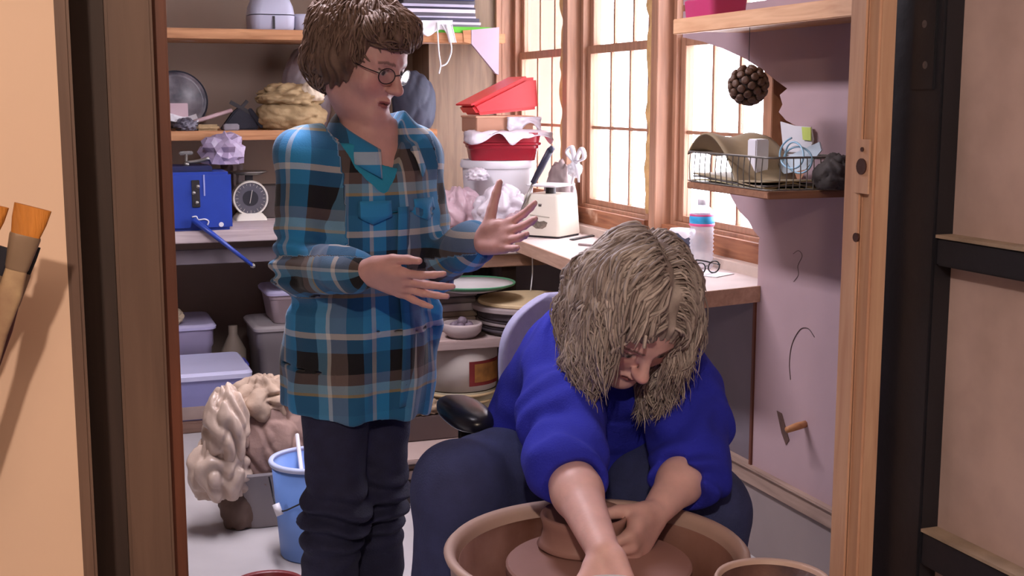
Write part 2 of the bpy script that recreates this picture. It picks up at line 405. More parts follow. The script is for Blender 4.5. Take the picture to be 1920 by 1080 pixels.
# pencil marks and a chip on the plywood: print on the sheet
M_pencil = mat('pencil_mark', (78, 62, 62), .8, .1, 20., 0)
def mark(pts, w, name, m, label, cat):
    q = [PX(a, b, XP - .0012) for a, b in pts]
    return obj(name, tube(B(), q, w, 6, sm=5), m, label=label, cat=cat)
mark([(1482, 712), (1480, 680), (1485, 645), (1500, 618), (1515, 616), (1527, 632)], .0011, 'pencil_curve', M_pencil, 'dark pencil curve drawn on the plywood above the wooden peg', 'mark')
mark([(1488, 528), (1497, 515), (1496, 498), (1504, 480), (1497, 470), (1487, 476)], .0007, 'pencil_scribble', M_pencil, 'faint looped scribble on plywood below the basket shelf', 'mark')
a = [PX(x, y, XP - .001) for x, y in ((1457, 770), (1466, 775), (1480, 825), (1474, 834), (1466, 812))]
obj('plywood_chip', prism(B(), a, (-.0015, 0, 0)), mat('chip_brown', (92, 66, 58), .8, .2, 40., .2), label='long brown chipped scar in the plywood surface', cat='chip')
p0 = PX(1510, 795, XP)
obj('wall_peg', tube(B(), [p0 + V(.0, 0, 0), p0 + V(-.03, -.012, 0), p0 + V(-.075, -.03, -.002)], [.010, .011, .009], 8), M_pineY, smooth=True, label='short wooden peg sticking out of the plywood', cat='peg')
# ---- black glazed door standing open towards the camera
dr = empty('door_1', (1.05, 1.0, 0)); dr['kind'] = 'structure'
DXa, DXb = 1.030, 1.070
obj('stile', box(DXa, DXb, 1.298, 1.400, .02, 2.04), M_black, dr, bevel=.003)
obj('stile', box(DXa, DXb, .52, .62, .02, 2.04), M_black, dr, bevel=.003)
zr = [(.03, .16), (.555, .60), (1.0, 1.045), (1.45, 1.49), (1.94, 2.04)]
M_dirty = thin_glass('dirty_pane', (.92, .88, .85), .1, .15, .72, tuple(lin((206, 182, 180))))
zs = [.02]
PR1 = PX(1745, 445, DXa); PR2 = PX(1700, 985, DXa)
rails = [(.03, .16), (PR2.z - .045, PR2.z), (PR1.z - .035, PR1.z), (PR1.z + .5, PR1.z + .54), (1.94, 2.04)]
for a, b in rails:
    r_ = obj('rail', box(DXa + .004, DXb, .62, 1.298, a, b), M_black, dr, bevel=.002)
    if b < 1.9: obj('dusty_ledge', box(DXa + .002, DXb + .0, .62, 1.298, b, b + .004), M_dusty, r_)
for (a, b), (c, d) in zip(rails, rails[1:]): obj('pane', box(DXb - .012, DXb - .007, .62, 1.298, b + .004, c), M_dirty, dr)
obj('inner_stop', box(DXb - .008, DXb + .02, 1.284, 1.300, .16, 1.94), M_black, dr)
for (px, py) in ((1737, 45), (1738, 122)):
    p = PX(px, py, DXa); obj('screw', lathe(B(), p, [(0, .004), (.005, .003), (.006, 0)], 10, ax=(-1, 0, 0)), mat('screw_steel', (120, 116, 120), .35, .2, 30, .1, metal=.8), dr)
p = PX(1735, 85, DXa)
obj('hinge_leaf', box(DXa - .003, DXa + .001, p.y - .022, p.y + .022, p.z - .055, p.z + .055), M_black, dr, bevel=.001)
# jamb hardware
jp = PX(1618, 312, XJ - .006); jh = empty('strike_plate', jp, 'worn strike plate hole in the pine door jamb', 'door hardware')
obj('plate', box(XJ - .0075, XJ - .005, jp.y - .014, jp.y + .014, jp.z - .035, jp.z + .035), M_pine, jh)
obj('bore', lathe(B(), V(XJ - .0082, jp.y, jp.z), [(0, .001), (.0105, .001), (.0105, -.002)], 18, ax=(-1, 0, 0)), M_hole, jh)
obj('screw_hole', lathe(B(), V(XJ - .0082, jp.y, jp.z + .022), [(0, .001), (.003, .001), (.003, -.002)], 10, ax=(-1, 0, 0)), M_hole, jh)
j2 = PX(1605, 445, XJ - .006)
obj('bored_hole', lathe(B(), V(XJ - .0062, j2.y, j2.z), [(0, .001), (.006, .001), (.006, -.002)], 16, ax=(-1, 0, 0)), M_hole, label='small dark bored hole in the pine door jamb', cat='hole')
# ---- lamps that belong to the rooms
tf = empty('ceiling_light', (TUBE[0], TUBE[1], TUBE[2] - .06), 'fluorescent tube fixture on the workshop ceiling', 'light')
obj('housing', box(TUBE[0] - .14, TUBE[0] + .14, TUBE[1] - .65, TUBE[1] + .65, TUBE[2] - .04, ZC), M_ceil, tf, bevel=.005)
for s in (-.06, .06): obj('tube', tube(B(), [(TUBE[0] + s, TUBE[1] - .6, TUBE[2] - .055), (TUBE[0] + s, TUBE[1] + .6, TUBE[2] - .055)], .013, 12), emis('tube_glow', (225, 232, 255), 4.), tf, smooth=True)
bl = empty('pendant_bulb', BULB, 'bare warm bulb hanging from the ceiling', 'light')
obj('flex', tube(B(), [(BULB[0], BULB[1], ZC), (BULB[0], BULB[1], BULB[2] + .04)], .004, 8), M_black, bl)
obj('socket', lathe(B(), V(BULB[0], BULB[1], BULB[2] - .03), [(0, .08), (.016, .078), (.02, .02), (.02, 0), (0, 0)], 20), M_black, bl, smooth=True)
# =================================================================== furniture and things
def gmat(name, c, rough=.35, **k): return mat(name, c, rough, **k)
M_lav = mat('plastic_grey_white', (176, 176, 196), .45, .06, 5., .03)
M_clear = mat('plastic_bin_clear', (150, 140, 165), .35, .12, 4., .03)
M_lid = mat('plastic_lid_lavender', (196, 190, 222), .4, .05, 5., .03)
M_navy = mat('dark_navy_cloth', (34, 34, 46), .8, .2, 9., .2)
M_can = mat('canvas_tan', (158, 134, 98), .85, .12, 14., .2)
M_film = mat('plastic_film_white', (206, 198, 208), .28, .08, 10., .15)
M_film2 = mat('plastic_film_pink', (190, 162, 172), .28, .12, 12., .2)
M_filmT = mat('plastic_film_cream', (206, 182, 164), .3, .12, 10., .2, alpha=.9)
M_red = mat('plastic_red', (226, 52, 60), .35, .05, 4., .02)
M_red2 = mat('plastic_dark_red', (150, 28, 44), .3, .10, 4., .02)
M_white = mat('white_plastic', (220, 218, 224), .4, .04, 4., .02)
M_paper = mat('white_paper', (226, 226, 232), .7, .03, 6., .03)
M_blueS = mat('blue_enamel', (40, 66, 158), .35, .12, 7., .05)
M_steel = mat('steel_worn', (150, 146, 142), .35, .2, 20., .1, metal=.8)
M_darkm = mat('dark_metal', (50, 46, 48), .5, .2, 14., .1, metal=.4)
M_clay = mat('wet_clay', (160, 122, 116), .45, .12, 5., .08)
M_clayd = mat('dried_clay_brown', (108, 78, 68), .7, .3, 9., .25)
M_cream = mat('cream_enamel', (226, 220, 206), .4, .03, 4., .02)

# ---- shelves along the back wall
SY = 5.45
z1 = PY(330, 52, SY).z; z2 = PY(330, 246, SY).z
obj('shelf_board', box(.15, 1.93, SY, YB, z1 - .042, z1), M_pineY, bevel=.002, label='upper pine shelf with paint-chipped front edge on the back wall', cat='shelf')
obj('shelf_board', box(.15, 1.607, SY, YB, z2 - .040, z2), M_pineY, bevel=.002, label='lower pine shelf on back wall holding the canvas bag', cat='shelf')
S('wall_back_paneling', box(1.62, 1.94, 5.62, YB, .802, ZC), M_wallT)
S('trim_22', box(1.94, 1.964, 5.60, 5.66, .80, ZC), M_pineW)
g = [PY(x, y, SY - .004) for x, y in ((884, 56), (936, 51), (935, 140), (929, 137), (884, 82))]
obj('shelf_bracket', prism(B(), g, (0, .02, 0)), mat('bracket_lavender', (176, 156, 172), .6, .04, 5., .03), label='pale triangular bracket under the right end of upper shelf', cat='bracket')
g = [PY(x, y, SY - .003) for x, y in ((868, 57), (883, 56), (883, 82), (870, 79))]
obj('shelf_end_block', prism(B(), g, (0, .04, 0)), M_pineY, label='small pine block beside the pale triangular bracket', cat='wood block')
# ---- things on the upper shelf
c = PY(507, 53, 5.58); t = empty('plastic_mould', (c.x, c.y, z1), 'grey two-part plastic tub with a cross seam on upper shelf', 'tub')
w_ = .19
obj('lower_half', rloft(B(), (c.x, c.y, z1), [(0, w_ * .92, .18, .03), (.01, w_ * .97, .19, .035), (.062, w_, .2, .04)]), M_lav, t, autosmooth=40)
obj('upper_half', rloft(B(), (c.x, c.y, z1), [(.066, w_, .2, .04), (.10, w_ * .95, .19, .045), (.14, w_ * .8, .16, .05), (.15, w_ * .6, .12, .04)]), M_lav, t, autosmooth=40)
obj('seam', box(c.x - .006, c.x + .004, c.y - .102, c.y - .09, z1 + .005, z1 + .058), M_darkm, t)
c = PY(592, 55, 5.6); obj('plastic_tray', rloft(B(), (c.x, c.y, z1), [(0, .19, .15, .03), (.008, .205, .165, .035), (.06, .215, .175, .035), (.072, .20, .16, .03), (.066, .19, .15, .03)]), M_lav, autosmooth=40, label='low grey plastic tray behind the brown hair on upper shelf', cat='tray')
fc = PY(822, 40, 5.55)
cols = [(120, 110, 124), (196, 190, 206), (70, 66, 86), (190, 186, 210), (90, 84, 96), (206, 200, 214), (60, 56, 74), (176, 172, 196), (86, 82, 92), (40, 42, 84), (70, 80, 70)]
zz = z1 + .028
for k, cc in enumerate(cols):
    th = .008 + .004 * (k % 3); wob_ = rnd.uniform(-.012, .012)
    obj('folder', box(fc.x - .18 + wob_, fc.x + .175 + wob_ - k * .003, 5.47 + rnd.uniform(0, .02), 5.78, zz, zz + th), mat('folder_%d' % k, cc, .6, .05, 5., .03), bevel=.001,
        label='%s flat folder from the top of the stack on upper shelf' % ['eleventh', 'tenth', 'ninth', 'eighth', 'seventh', 'sixth', 'fifth', 'fourth', 'third', 'second', 'first'][k], cat='folder', group='folders stacked on the upper shelf'); zz += th + .0008
M_green = mat('green_board', (92, 190, 46), .45, .06, 4., .02)
obj('green_board', box(fc.x - .05, fc.x + .225, 5.455, 5.78, z1 + .001, z1 + .027), M_green, bevel=.002, label='bright green board under the stack of folders', cat='board')
rg = empty('white_rag', PY(825, 45, 5.44), 'white rag with trailing string hanging over upper shelf edge', 'rag')
def ragf(u, v):
    p = PY(768 + 80 * u, 38 + 26 * v * (1 - .5 * abs(u - .4)) , 5.444); p.y -= .004 * sin(u * 9 + v * 5); p.z += .010 * sin(u * 11) * v; return p
obj('cloth', sheet(B(), ragf, 20, 6, .002), M_paper, rg, smooth=True)
for pts in ([(820, 42), (821, 70), (823, 100), (826, 122), (823, 138)], [(828, 46), (838, 62), (845, 80), (846, 98), (838, 118), (828, 124)]):
    obj('string', tube(B(), [PY(a, b, 5.437) for a, b in pts], .0035, 6, sm=5), M_paper, rg, smooth=True)
def fl(u, v):
    p = PY(834 + 14 * u + 8 * v, 46 + 34 * v, 5.436 - .006 * sin(u * 6)); return p
obj('cloth_tail', sheet(B(), fl, 8, 8, .002), M_paper, rg, smooth=True)
# ---- things on the lower shelf
pc = PY(332, 190, 5.72); pl_ = empty('painted_plate', (pc.x, pc.y, z2), 'dark blue patterned round plate standing on lower shelf', 'plate')
M_plate = mat('plate_pattern', (44, 42, 54), .35, .1, 11., .05, c2=(132, 122, 128))
ax = Vector((.12, -1, .28)).normalized(); cc = V(pc.x, pc.y, z2 + .125)
obj('dish', lathe(B(), cc, [(0, .0), (.07, .002), (.105, .016), (.128, .022), (.128, .016), (.105, .008), (.07, -.008), (0, -.008)], 48, ax=ax), M_plate, pl_, smooth=True)
obj('rim', lathe(B(), cc, [(.124, .021), (.130, .0235), (.131, .018), (.125, .0165), (.124, .021)], 48, ax=ax), M_navy, pl_, smooth=True)
bc = PY(545, 243, 5.62)
cb = empty('canvas_bag', (bc.x, bc.y, z2), 'tan canvas bag slumped on the lower shelf', 'bag')
obj('body', crumple(B(), (bc.x, bc.y, z2), (.31, .26, .135), 3, .13, 1.3, 5, fine=.8), M_can, cb, smooth=True)
obj('flap', crumple(B(), (bc.x + .0, bc.y - .01, z2 + .10), (.27, .22, .10), 8, .26, 1.5, 5, fine=.8), M_can, cb, smooth=True)
obj('pale_pouch', crumple(B(), (bc.x + .085, bc.y - .07, z2 + .125), (.105, .09, .08), 5, .2, 2.0, 4), mat('pouch_pale', (206, 190, 168), .8, .08, 9., .15), cb, smooth=True)
gb = PY(575, 165, 5.76)
obj('plastic_bag', crumple(B(), (gb.x, gb.y, z2 + .0), (.22, .16, .36), 12, .12, 1.2, 5, fine=.5), mat('grey_film', (120, 108, 112), .45, .14, 8., .1), smooth=True, label='grey plastic bag behind the tan canvas bag on lower shelf', cat='bag')
nv = PY(780, 244, 5.58)
obj('cloth_bag', crumple(B(), (nv.x - .01, nv.y, z2), (.20, .16, .26), 17, .10, 1.1, 5, fine=.4), mat('navy_grey_cloth', (52, 56, 74), .7, .2, 6., .1), smooth=True, label='dark navy sack at right end of the lower shelf', cat='bag')
q = PY(340, 238, 5.53)
obj('paper_sheet', sheet(B(), lambda u, v: V(q.x - .08 + .15 * u, 5.50 + .10 * v, z2 + .035 + .03 * v + .008 * sin(u * 7)), 8, 6, .002), M_paper, label='white paper lying in front of the patterned plate', cat='paper')
q = PY(337, 208, 5.60); obj('small_carton', box(q.x - .04, q.x + .035, 5.60, 5.66, z2 + .055, z2 + .115, Matrix.Rotation(0, 4, 'Z')), mat('carton_pinkish', (186, 160, 166), .7, .06, 6., .04), bevel=.002, label='small pale carton leaning before the patterned plate', cat='carton')
obj('crumpled_wrapper', crumple(B(), (PY(350, 238, 5.50).x, 5.505, z2), (.09, .08, .05), 22, .4, 2.6, 4), mat('wrapper_grey', (96, 92, 104), .35, .4, 12., .2), smooth=True, label='crumpled grey wrapper at left of the lower shelf', cat='wrapper')
a, b = PY(362, 229, 5.52), PY(434, 207, 5.60); a.z = max(a.z, z2 + .012)
obj('rolling_stick', tube(B(), [a, b], .009, 10), mat('stick_pink', (176, 146, 150), .6, .1, 9., .05), smooth=True, label='slim pale stick lying across things on lower shelf', cat='stick')
q = PY(390, 236, 5.50); obj('wood_scraper', box(q.x - .05, q.x + .045, 5.475, 5.535, z2 + .0005, z2 + .026), M_can, bevel=.008, label='small tan wooden block on the lower shelf edge', cat='wood block')
q = PY(432, 236, 5.50); obj('grey_sponge_block', box(q.x - .03, q.x + .035, 5.48, 5.54, z2 + .0005, z2 + .028), mat('grey_block', (128, 122, 130), .8, .15, 20., .2), bevel=.004, label='grey rectangular block before the black hand tool', cat='block')
q = PY(445, 236, 5.62); gt = empty('black_tool', (q.x, 5.62, z2), 'black angular hand tool with prongs on lower shelf', 'tool')
obj('body', prism(B(), [V(q.x - .075, 5.59, z2 + .0), V(q.x + .09, 5.59, z2), V(q.x + .075, 5.59, z2 + .05), V(q.x + .01, 5.59, z2 + .10), V(q.x - .02, 5.59, z2 + .075)], (0, .06, 0)), M_navy, gt, bevel=.006)
obj('prong', beam(B(), (q.x - .03, 5.60, z2 + .12), (q.x + .06, 5.60, z2 + .07), .012, .016), M_darkm, gt); obj('prong', beam(B(), (q.x + .0, 5.61, z2 + .075), (q.x + .045, 5.61, z2 + .125), .012, .014), M_darkm, gt)
obj('handle', beam(B(), (q.x + .05, 5.60, z2 + .09), (q.x + .105, 5.58, z2 + .01), .018, .02), M_navy, gt, bevel=.004)
# ---- bench along the back wall
ZB = .80; BY = 5.19
bn = empty('work_bench', (.8, 5.5, 0), 'long dusty wooden work bench along the back wall', 'bench')
obj('bench_top', box(.1, 1.30, BY, YB - .02, ZB - .048, ZB), wood('bench_top_pink', (176, 158, 158), (198, 182, 182), 0, .7, .05), bn, bevel=.003)
obj('apron', box(.12, 1.28, BY + .08, BY + .11, .655, .715), mat('apron_grey', (108, 98, 104), .75, .1, 6., .05), bn, bevel=.002)
for x in (.16, 1.22):
    for y in (BY + .10, YB - .09): obj('leg', box(x - .035, x + .035, y - .035, y + .035, 0, ZB - .048), M_jdark, bn)
# blue gearbox with lever
x0, x1 = PY(318, 430, BY + .02).x, PY(437, 430, BY + .02).x
bz = PY(430, 322, BY + .02).z
bb = empty('blue_gearbox', ((x0 + x1) / 2, BY + .15, ZB), 'scratched blue steel machine box with a lever on the bench', 'machine')
obj('housing', box(x0, x1, BY + .02, BY + .30, ZB + .0005, bz), M_blueS, bb, bevel=.012)
obj('top_plate', box(x0, x1 - .07, BY + .06, BY + .26, bz, bz + .022), mat('blue_dark_plate', (24, 30, 74), .45, .15, 9., .05), bb, bevel=.003)
q = PY(367, 360, BY + .018)
obj('slot', box(q.x - .016, q.x + .016, BY + .014, BY + .021, q.z - .062, q.z + .048), M_darkm, bb, bevel=.002)
for (px, py) in ((363, 362), (369, 380), (371, 350)):
    p = PY(px, py, BY + .014); obj('bolt', lathe(B(), p, [(0, .006), (.007, .005), (.0085, 0)], 12, ax=(0, -1, 0)), M_steel, bb, smooth=True)
p = PY(383, 351, BY + .018); obj('weld_line', box(p.x - .003, p.x + .003, BY + .0165, BY + .021, p.z - .035, bz - .01), mat('pale_scratch', (150, 156, 206), .5, .1, 20, .05), bb)
p = PY(415, 421, BY + .018); obj('paint_chip', lathe(B(), p, [(0, .001), (.009, .001), (.010, 0)], 12, ax=(0, -1, 0)), M_white, bb)
p = [PY(a, b, BY + .0175) for a, b in ((360, 407), (368, 406), (372, 412), (384, 411), (391, 415), (389, 422))]
obj('white_scrawl', tube(B(), p, .003, 6, sm=4), M_white, bb, smooth=True)
la, lb, lc = PY(362, 412, BY - .005), PY(400, 440, BY - .02), PY(474, 498, BY - .05)
lv = obj('lever', tube(B(), [la, lb, lc], [.021, .017, .012], 10, flat=.6), M_blueS, bb, smooth=True)
obj('lever_tip', lathe(B(), lc, [(0, .012), (.008, .008), (.011, -.004), (0, -.01)], 12, ax=(lc - lb)), M_steel, lv, smooth=True)
tp = PY(350, 318, BY + .14)
vs = empty('clamp_screw', (tp.x, BY + .14, bz + .022), 'small steel thumbscrew clamp standing on the blue machine', 'clamp')
obj('post', lathe(B(), V(tp.x, BY + .14, bz + .022), [(0, 0), (.014, 0), (.012, .01), (.006, .014), (.006, .05), (0, .05)], 14), M_steel, vs, smooth=True)
obj('wing', beam(B(), (tp.x - .028, BY + .14, bz + .072), (tp.x + .028, BY + .14, bz + .074), .012, .016), M_steel, vs, bevel=.004)
obj('arm', tube(B(), [(tp.x + .0, BY + .14, bz + .034), (tp.x + .05, BY + .13, bz + .04), (tp.x + .09, BY + .12, bz + .052)], .008, 8, sm=4), M_steel, vs, smooth=True)
q = PY(418, 318, BY + .2)
obj('crumpled_film', crumple(B(), (q.x, BY + .2, bz + .0225), (.16, .12, .12), 31, .5, 1.7, 3), mat('lavender_film', (156, 140, 166), .35, .14, 9., .15), label='crumpled lavender plastic film on top of the blue machine', cat='plastic film')
q = PY(445, 318, 5.70)
obj('paper_bag', crumple(B(), (q.x - .01, 5.80, ZB), (.10, .12, .31), 37, .28, 1.6, 4), mat('brown_paper_grey', (104, 88, 86), .7, .15, 7., .1), smooth=True, label='grey-brown paper bag behind the lavender film', cat='bag')
# dial scale
q = PY(470, 372, 5.60); sx = q.x; sz = q.z
ds = empty('dial_scale', (sx, 5.64, ZB), 'vintage round-dial kitchen scale with a flat pan on the bench', 'scale')
rr = .076
obj('base', rloft(B(), (sx, 5.645, ZB), [(0, .135, .14, .01), (.012, .13, .13, .01), (.03, .10, .10, .01)]), M_cream, ds, autosmooth=40)
obj('dial_case', lathe(B(), V(sx, 5.66, sz), [(0, 0), (rr, 0), (rr + .003, .05), (rr, .062), (rr - .006, .062), (rr - .007, .055), (0, .055)], 48, ax=(0, -1, 0)), M_cream, ds, autosmooth=40)
df = obj('dial_face', lathe(B(), V(sx, 5.604, sz), [(0, .001), (rr - .008, .001), (rr - .008, 0)], 48, ax=(0, -1, 0)), mat('dial_dark', (92, 90, 98), .4, .1, 9., .02), ds)
obj('dial_centre', lathe(B(), V(sx, 5.602, sz), [(0, .001), (.034, .001), (.034, 0)], 40, ax=(0, -1, 0)), mat('dial_centre_dark', (44, 44, 50), .4, .1, 9., .02), df)
for k in range(24):
    a = 2 * pi * k / 24; d = V(sin(a), 0, cos(a)); r0 = .058 if k % 2 else .053
    obj('tick', beam(B(), V(sx, 5.602, sz) + d * r0, V(sx, 5.602, sz) + d * .065, .0012, .003, up=V(0, -1, 0)), M_cream, df)
obj('needle', beam(B(), (sx - .004, 5.600, sz - .022), (sx + .008, 5.600, sz + .036), .002, .005, up=V(0, -1, 0)), M_cream, df)
obj('neck', box(sx - .015, sx + .015, 5.62, 5.65, sz + rr - .004, sz + rr + .028), M_darkm, ds)
obj('pan', lathe(B(), V(sx, 5.635, sz + rr + .026), [(0, 0), (.05, .0), (.078, .012), (.08, .016), (.074, .014), (0, .004)], 40), M_steel, ds, smooth=True)
obj('back_box', box(sx + .03, sx + .16, 5.66, 5.80, ZB + .0, sz + .05), mat('dark_brown_box', (70, 60, 58), .6, .1, 6., .05), ds, bevel=.005)
# ---- side table with boards, right of the bench
wt = empty('side_table', (1.62, 5.1, 0), 'thick pale table slab right of the bench holding bags and buckets', 'table')
obj('table_top', box(1.305, 1.985, 4.48, YB - .02, .744, ZB), M_counter, wt, bevel=.004)
obj('under_board', box(1.305, 1.96, 4.50, YB - .02, .694, .742), wood('under_board_brown', (130, 98, 82), (158, 122, 100), 0, .7, .08), wt, bevel=.003)
for x, y in ((1.36, 5.82), (1.93, 4.60), (1.93, 5.82)): obj('leg', box(x - .03, x + .03, y - .03, y + .03, 0, .694), M_jdark, wt)
obj('leg', box(1.62, 1.68, 4.62, 4.68, 0, .694), M_jdark, wt)
a = PY(998, 480, 4.475); b = PY(995, 545, 4.475)
obj('hanging_string', tube(B(), [a, (a + b) / 2 + V(.004, 0, 0), b], .0025, 6, sm=4), M_paper, smooth=True, label='thin white string hanging from the table edge', cat='string')
# counter under the windows
cp = [V(1.622, 3.055, .758), V(1.868, 3.108, .758), V(1.868, 3.122, .758), V(1.99, 3.122, .758), V(1.99, 4.475, .758), V(1.63, 4.475, .758), V(1.585, 3.77, .758)]
ct = empty('window_counter', (1.8, 3.7, .758), 'pale wooden counter running below the three windows', 'counter')
obj('counter_top', prism(B(), cp, (0, 0, .042)), M_counter, ct)
ed = B(); beam(ed, (1.62, 3.052, .779), (1.584, 3.77, .779), .008, .046); beam(ed, (1.584, 3.77, .779), (1.628, 4.475, .779), .008, .046)
obj('edge_strip', ed, M_cedge, ct); obj('end_strip', beam(B(), (1.618, 3.05, .779), (1.868, 3.104, .779), .008, .046), M_cedge, ct)
# ---- buckets, bins and bags on the side table
q = PD(945, 300, 5.30); qx, qy = 1.76, 5.06
wb = empty('white_bucket', (qx, qy, ZB), 'white lidded bucket under the dark red bin', 'bucket')
zt = q.z
obj('body', lathe(B(), V(qx, qy, ZB), [(0, 0), (.135, 0), (.14, .01), (.152, zt - ZB - .045), (.152, zt - ZB - .03), (0, zt - ZB - .03)], 44), M_white, wb, autosmooth=40)
obj('lid', lathe(B(), V(qx, qy, zt - .032), [(0, 0), (.16, 0), (.163, .012), (.158, .032), (.148, .032), (.146, .026), (0, .026)], 44), M_white, wb, autosmooth=40)
zr2 = zt
db = empty('dark_red_bin', (qx, qy, zr2), 'dark red translucent bin upside down on the white bucket', 'bin')
R45 = radians(-14)
obj('tub', rloft(B(), (qx + .015, qy, zr2), [(0, .27, .22, .03), (.045, .285, .235, .03), (.05, .295, .245, .03), (.085, .30, .25, .03), (.115, .305, .255, .03)], R45), M_red2, db, autosmooth=40)
obj('rib', rloft(B(), (qx + .015, qy, zr2 + .062), [(0, .30, .25, .03), (.003, .312, .262, .03), (.010, .312, .262, .03), (.013, .30, .25, .03)], R45), M_red2, db, autosmooth=40)
zr3 = zr2 + .116
tb = empty('tan_box', (qx, qy, zr3), 'flat tan cardboard box between the two red bins', 'box')
obj('carton', box(qx - .13, qx + .12, qy - .10, qy + .10, zr3 + .0005, zr3 + .066, None), mat('card_tan', (176, 128, 104), .7, .06, 6., .04), tb, bevel=.003)
obj('lip', box(qx - .134, qx + .124, qy - .104, qy + .104, zr3 + .060, zr3 + .068), mat('card_lip', (206, 156, 128), .7, .06, 6., .04), tb, bevel=.002)
zr4 = zr3 + .069
# tilted red bin: side profile pushed through its depth, hollow rim at the raised end
rp = [PY(x, y, qy - .10) for x, y in ((885, 204), (897, 223), (1010, 211), (1007, 151), (985, 153))]
dz = zr4 + .001 - min(p.z for p in rp)
for p in rp: p.z += dz
rb = empty('red_bin', (qx, qy, zr4), 'bright red bin tipped on top of the pile by the window', 'bin')
obj('tub', prism(B(), rp, (0, .2, 0)), M_red, rb, bevel=.012)
e0, e1 = rp[0], rp[4]; d = (e1 - e0).normalized(); n_ = V(-d.z, 0, d.x)
obj('rim', obox(B(), (e0 + e1) / 2 + V(0, .1, 0) + n_ * .003, d, V(0, 1, 0), n_, ((e1 - e0).length + .012, .215, .008)), M_red, rb, bevel=.003)
obj('ridge', obox(B(), (rp[2] + rp[3]) / 2 + V(.002, .1, 0), (rp[3] - rp[2]).normalized(), V(0, 1, 0), V(1, 0, 0), ((rp[3] - rp[2]).length * .8, .12, .012)), M_red, rb, bevel=.004)
def film(u, v):
    a = radians(-160 + 190 * u); ca, sa = cos(a), sin(a); w, dd = .175, .145
    k = 1 / max(abs(ca) / w, abs(sa) / dd); hang = .035 + .030 * nz(u * 9, 2) + .02 * sin(u * 21)
    k2 = k * (1.0 + .05 * v + .04 * nz(u * 14, v * 3)); zz_ = zr3 + .006 - hang * max(0, v * 1.3 - .3) + .01 * nz(u * 12, v * 4)
    k2 *= (.75 + .25 * min(1, v * 3)); return V(qx + .01 + ca * k2, qy + sa * k2, zz_)
obj('plastic_sheet', sheet(B(), film, 46, 8, .0015), M_film, smooth=True, label='torn white plastic sheet draped over the dark red bin', cat='plastic sheet')
def film2(u, v):
    x = qx + .0 + .15 * u; y = qy - .112 - .012 * nz(u * 6, v * 5); z = zr4 - .005 - (.05 + .025 * sin(u * 7)) * v
    return V(x, y, z)
obj('plastic_scrap', sheet(B(), film2, 16, 8, .0015), M_film, smooth=True, label='scrap of white plastic hanging on the tan box', cat='plastic sheet')
for (px, py, Y, s, sd, m, lab) in (
        (862, 404, 4.95, (.22, .20, .17), 41, M_film2, 'pink-tinted plastic bag of clay nearest the plaid shirt'),
        (940, 400, 4.80, (.23, .17, .185), 44, M_film, 'large white plastic bag of clay before the white bucket'),
        (975, 412, 4.66, (.13, .13, .09), 47, M_film2, 'small loosely wrapped plastic bag beside the cream scale')):
    p = PY(px, py, Y)
    obj('clay_bag', drape(B(), (p.x, Y, ZB), s, sd, 3.5, .20, 5, .3), m, smooth=True, label=lab, cat='bag', group='plastic bags of clay on the side table')
p = PY(905, 312, 4.98); obj('white_rag_bundle', crumple(B(), (p.x - .05, 4.90, ZB + .20), (.09, .08, .05), 52, .3, 2., 4, rot=.3), M_film, smooth=True, label='small white bundle resting on the plastic clay bags', cat='bundle')
# black-handled paddle
a, b = PD(1000, 342, 4.85), PD(1032, 281, 4.80); d = (b - a).normalized()
kn = empty('dark_paddle', a, 'dark handled tool standing up behind the cream scale', 'tool')
obj('handle', tube(B(), [a, a + (b - a) * .5, b], [.014, .017, .017], 10, flat=.7), mat('handle_navy', (40, 42, 66), .45, .1, 8, .05), kn, smooth=True)
obj('cap', tube(B(), [b - d * .004, b + d * .012 + V(.006, 0, 0)], [.019, .015], 10, flat=.7), mat('handle_navy', (40, 42, 66)), kn, smooth=True)
obj('shaft', tube(B(), [a, V(a.x - .05, a.y + .02, ZB + .08)], .006, 8), M_steel, kn, smooth=True)
# cream scale with tray
p = PZ(1052, 446, ZB); cx, cy = p.x - .01, p.y + .085
ks = empty('kitchen_scale', (cx, cy, ZB), 'boxy cream appliance with a printed bowl emblem on the counter', 'kitchen scale')
R0 = radians(38)
obj('body', rloft(B(), (cx, cy, ZB + .008), [(0, .170, .170, .012), (.004, .174, .174, .014), (.15, .158, .158, .016), (.158, .150, .150, .014)], R0), M_cream, ks, autosmooth=50)
obj('foot_plate', rloft(B(), (cx, cy, ZB), [(0, .168, .168, .012), (.009, .168, .168, .012)], R0), M_darkm, ks)
obj('stem', lathe(B(), V(cx, cy, ZB + .165), [(.02, 0), (.02, .03)], 14), M_darkm, ks)
obj('tray', rloft(B(), (cx, cy, ZB + .195), [(0, .16, .13, .02), (.004, .168, .138, .02), (.007, .168, .138, .02)], R0), M_white, ks, autosmooth=40)
# print on its left face: small mark and a bowl
fn = Vector((-sin(R0), -cos(R0), 0)); fn = Vector((-cos(R0) * 1.0, -sin(R0), 0)); fn = Vector((cos(R0 + pi * 1.0), sin(R0 + pi), 0))
fn = Vector((cos(R0 - pi), sin(R0 - pi), 0)); ft = Vector((-fn.y, fn.x, 0))
if (fn.dot(Vector((-1, -1, 0)))) < 0: fn = -fn
def onface(u, z): return V(cx, cy, ZB + .008 + z) + fn * (.0875 - .0085 * z / .15 + .0006) + ft * u
pr = obj('emblem_bowl', prism(B(), [onface(u, z) for u, z in ((-.036, .052), (-.03, .036), (-.014, .027), (.014, .027), (.03, .036), (.036, .052), (.02, .058), (0, .054), (-.02, .060))], fn * .0006), mat('print_brown', (120, 108, 96), .6, .5, 60, 0), ks)
obj('emblem_line', prism(B(), [onface(u, z) for u, z in ((-.045, .080), (.045, .074), (.044, .070), (-.044, .076))], fn * .0006), mat('print_pale', (176, 168, 152), .6, .1, 60, 0), ks)
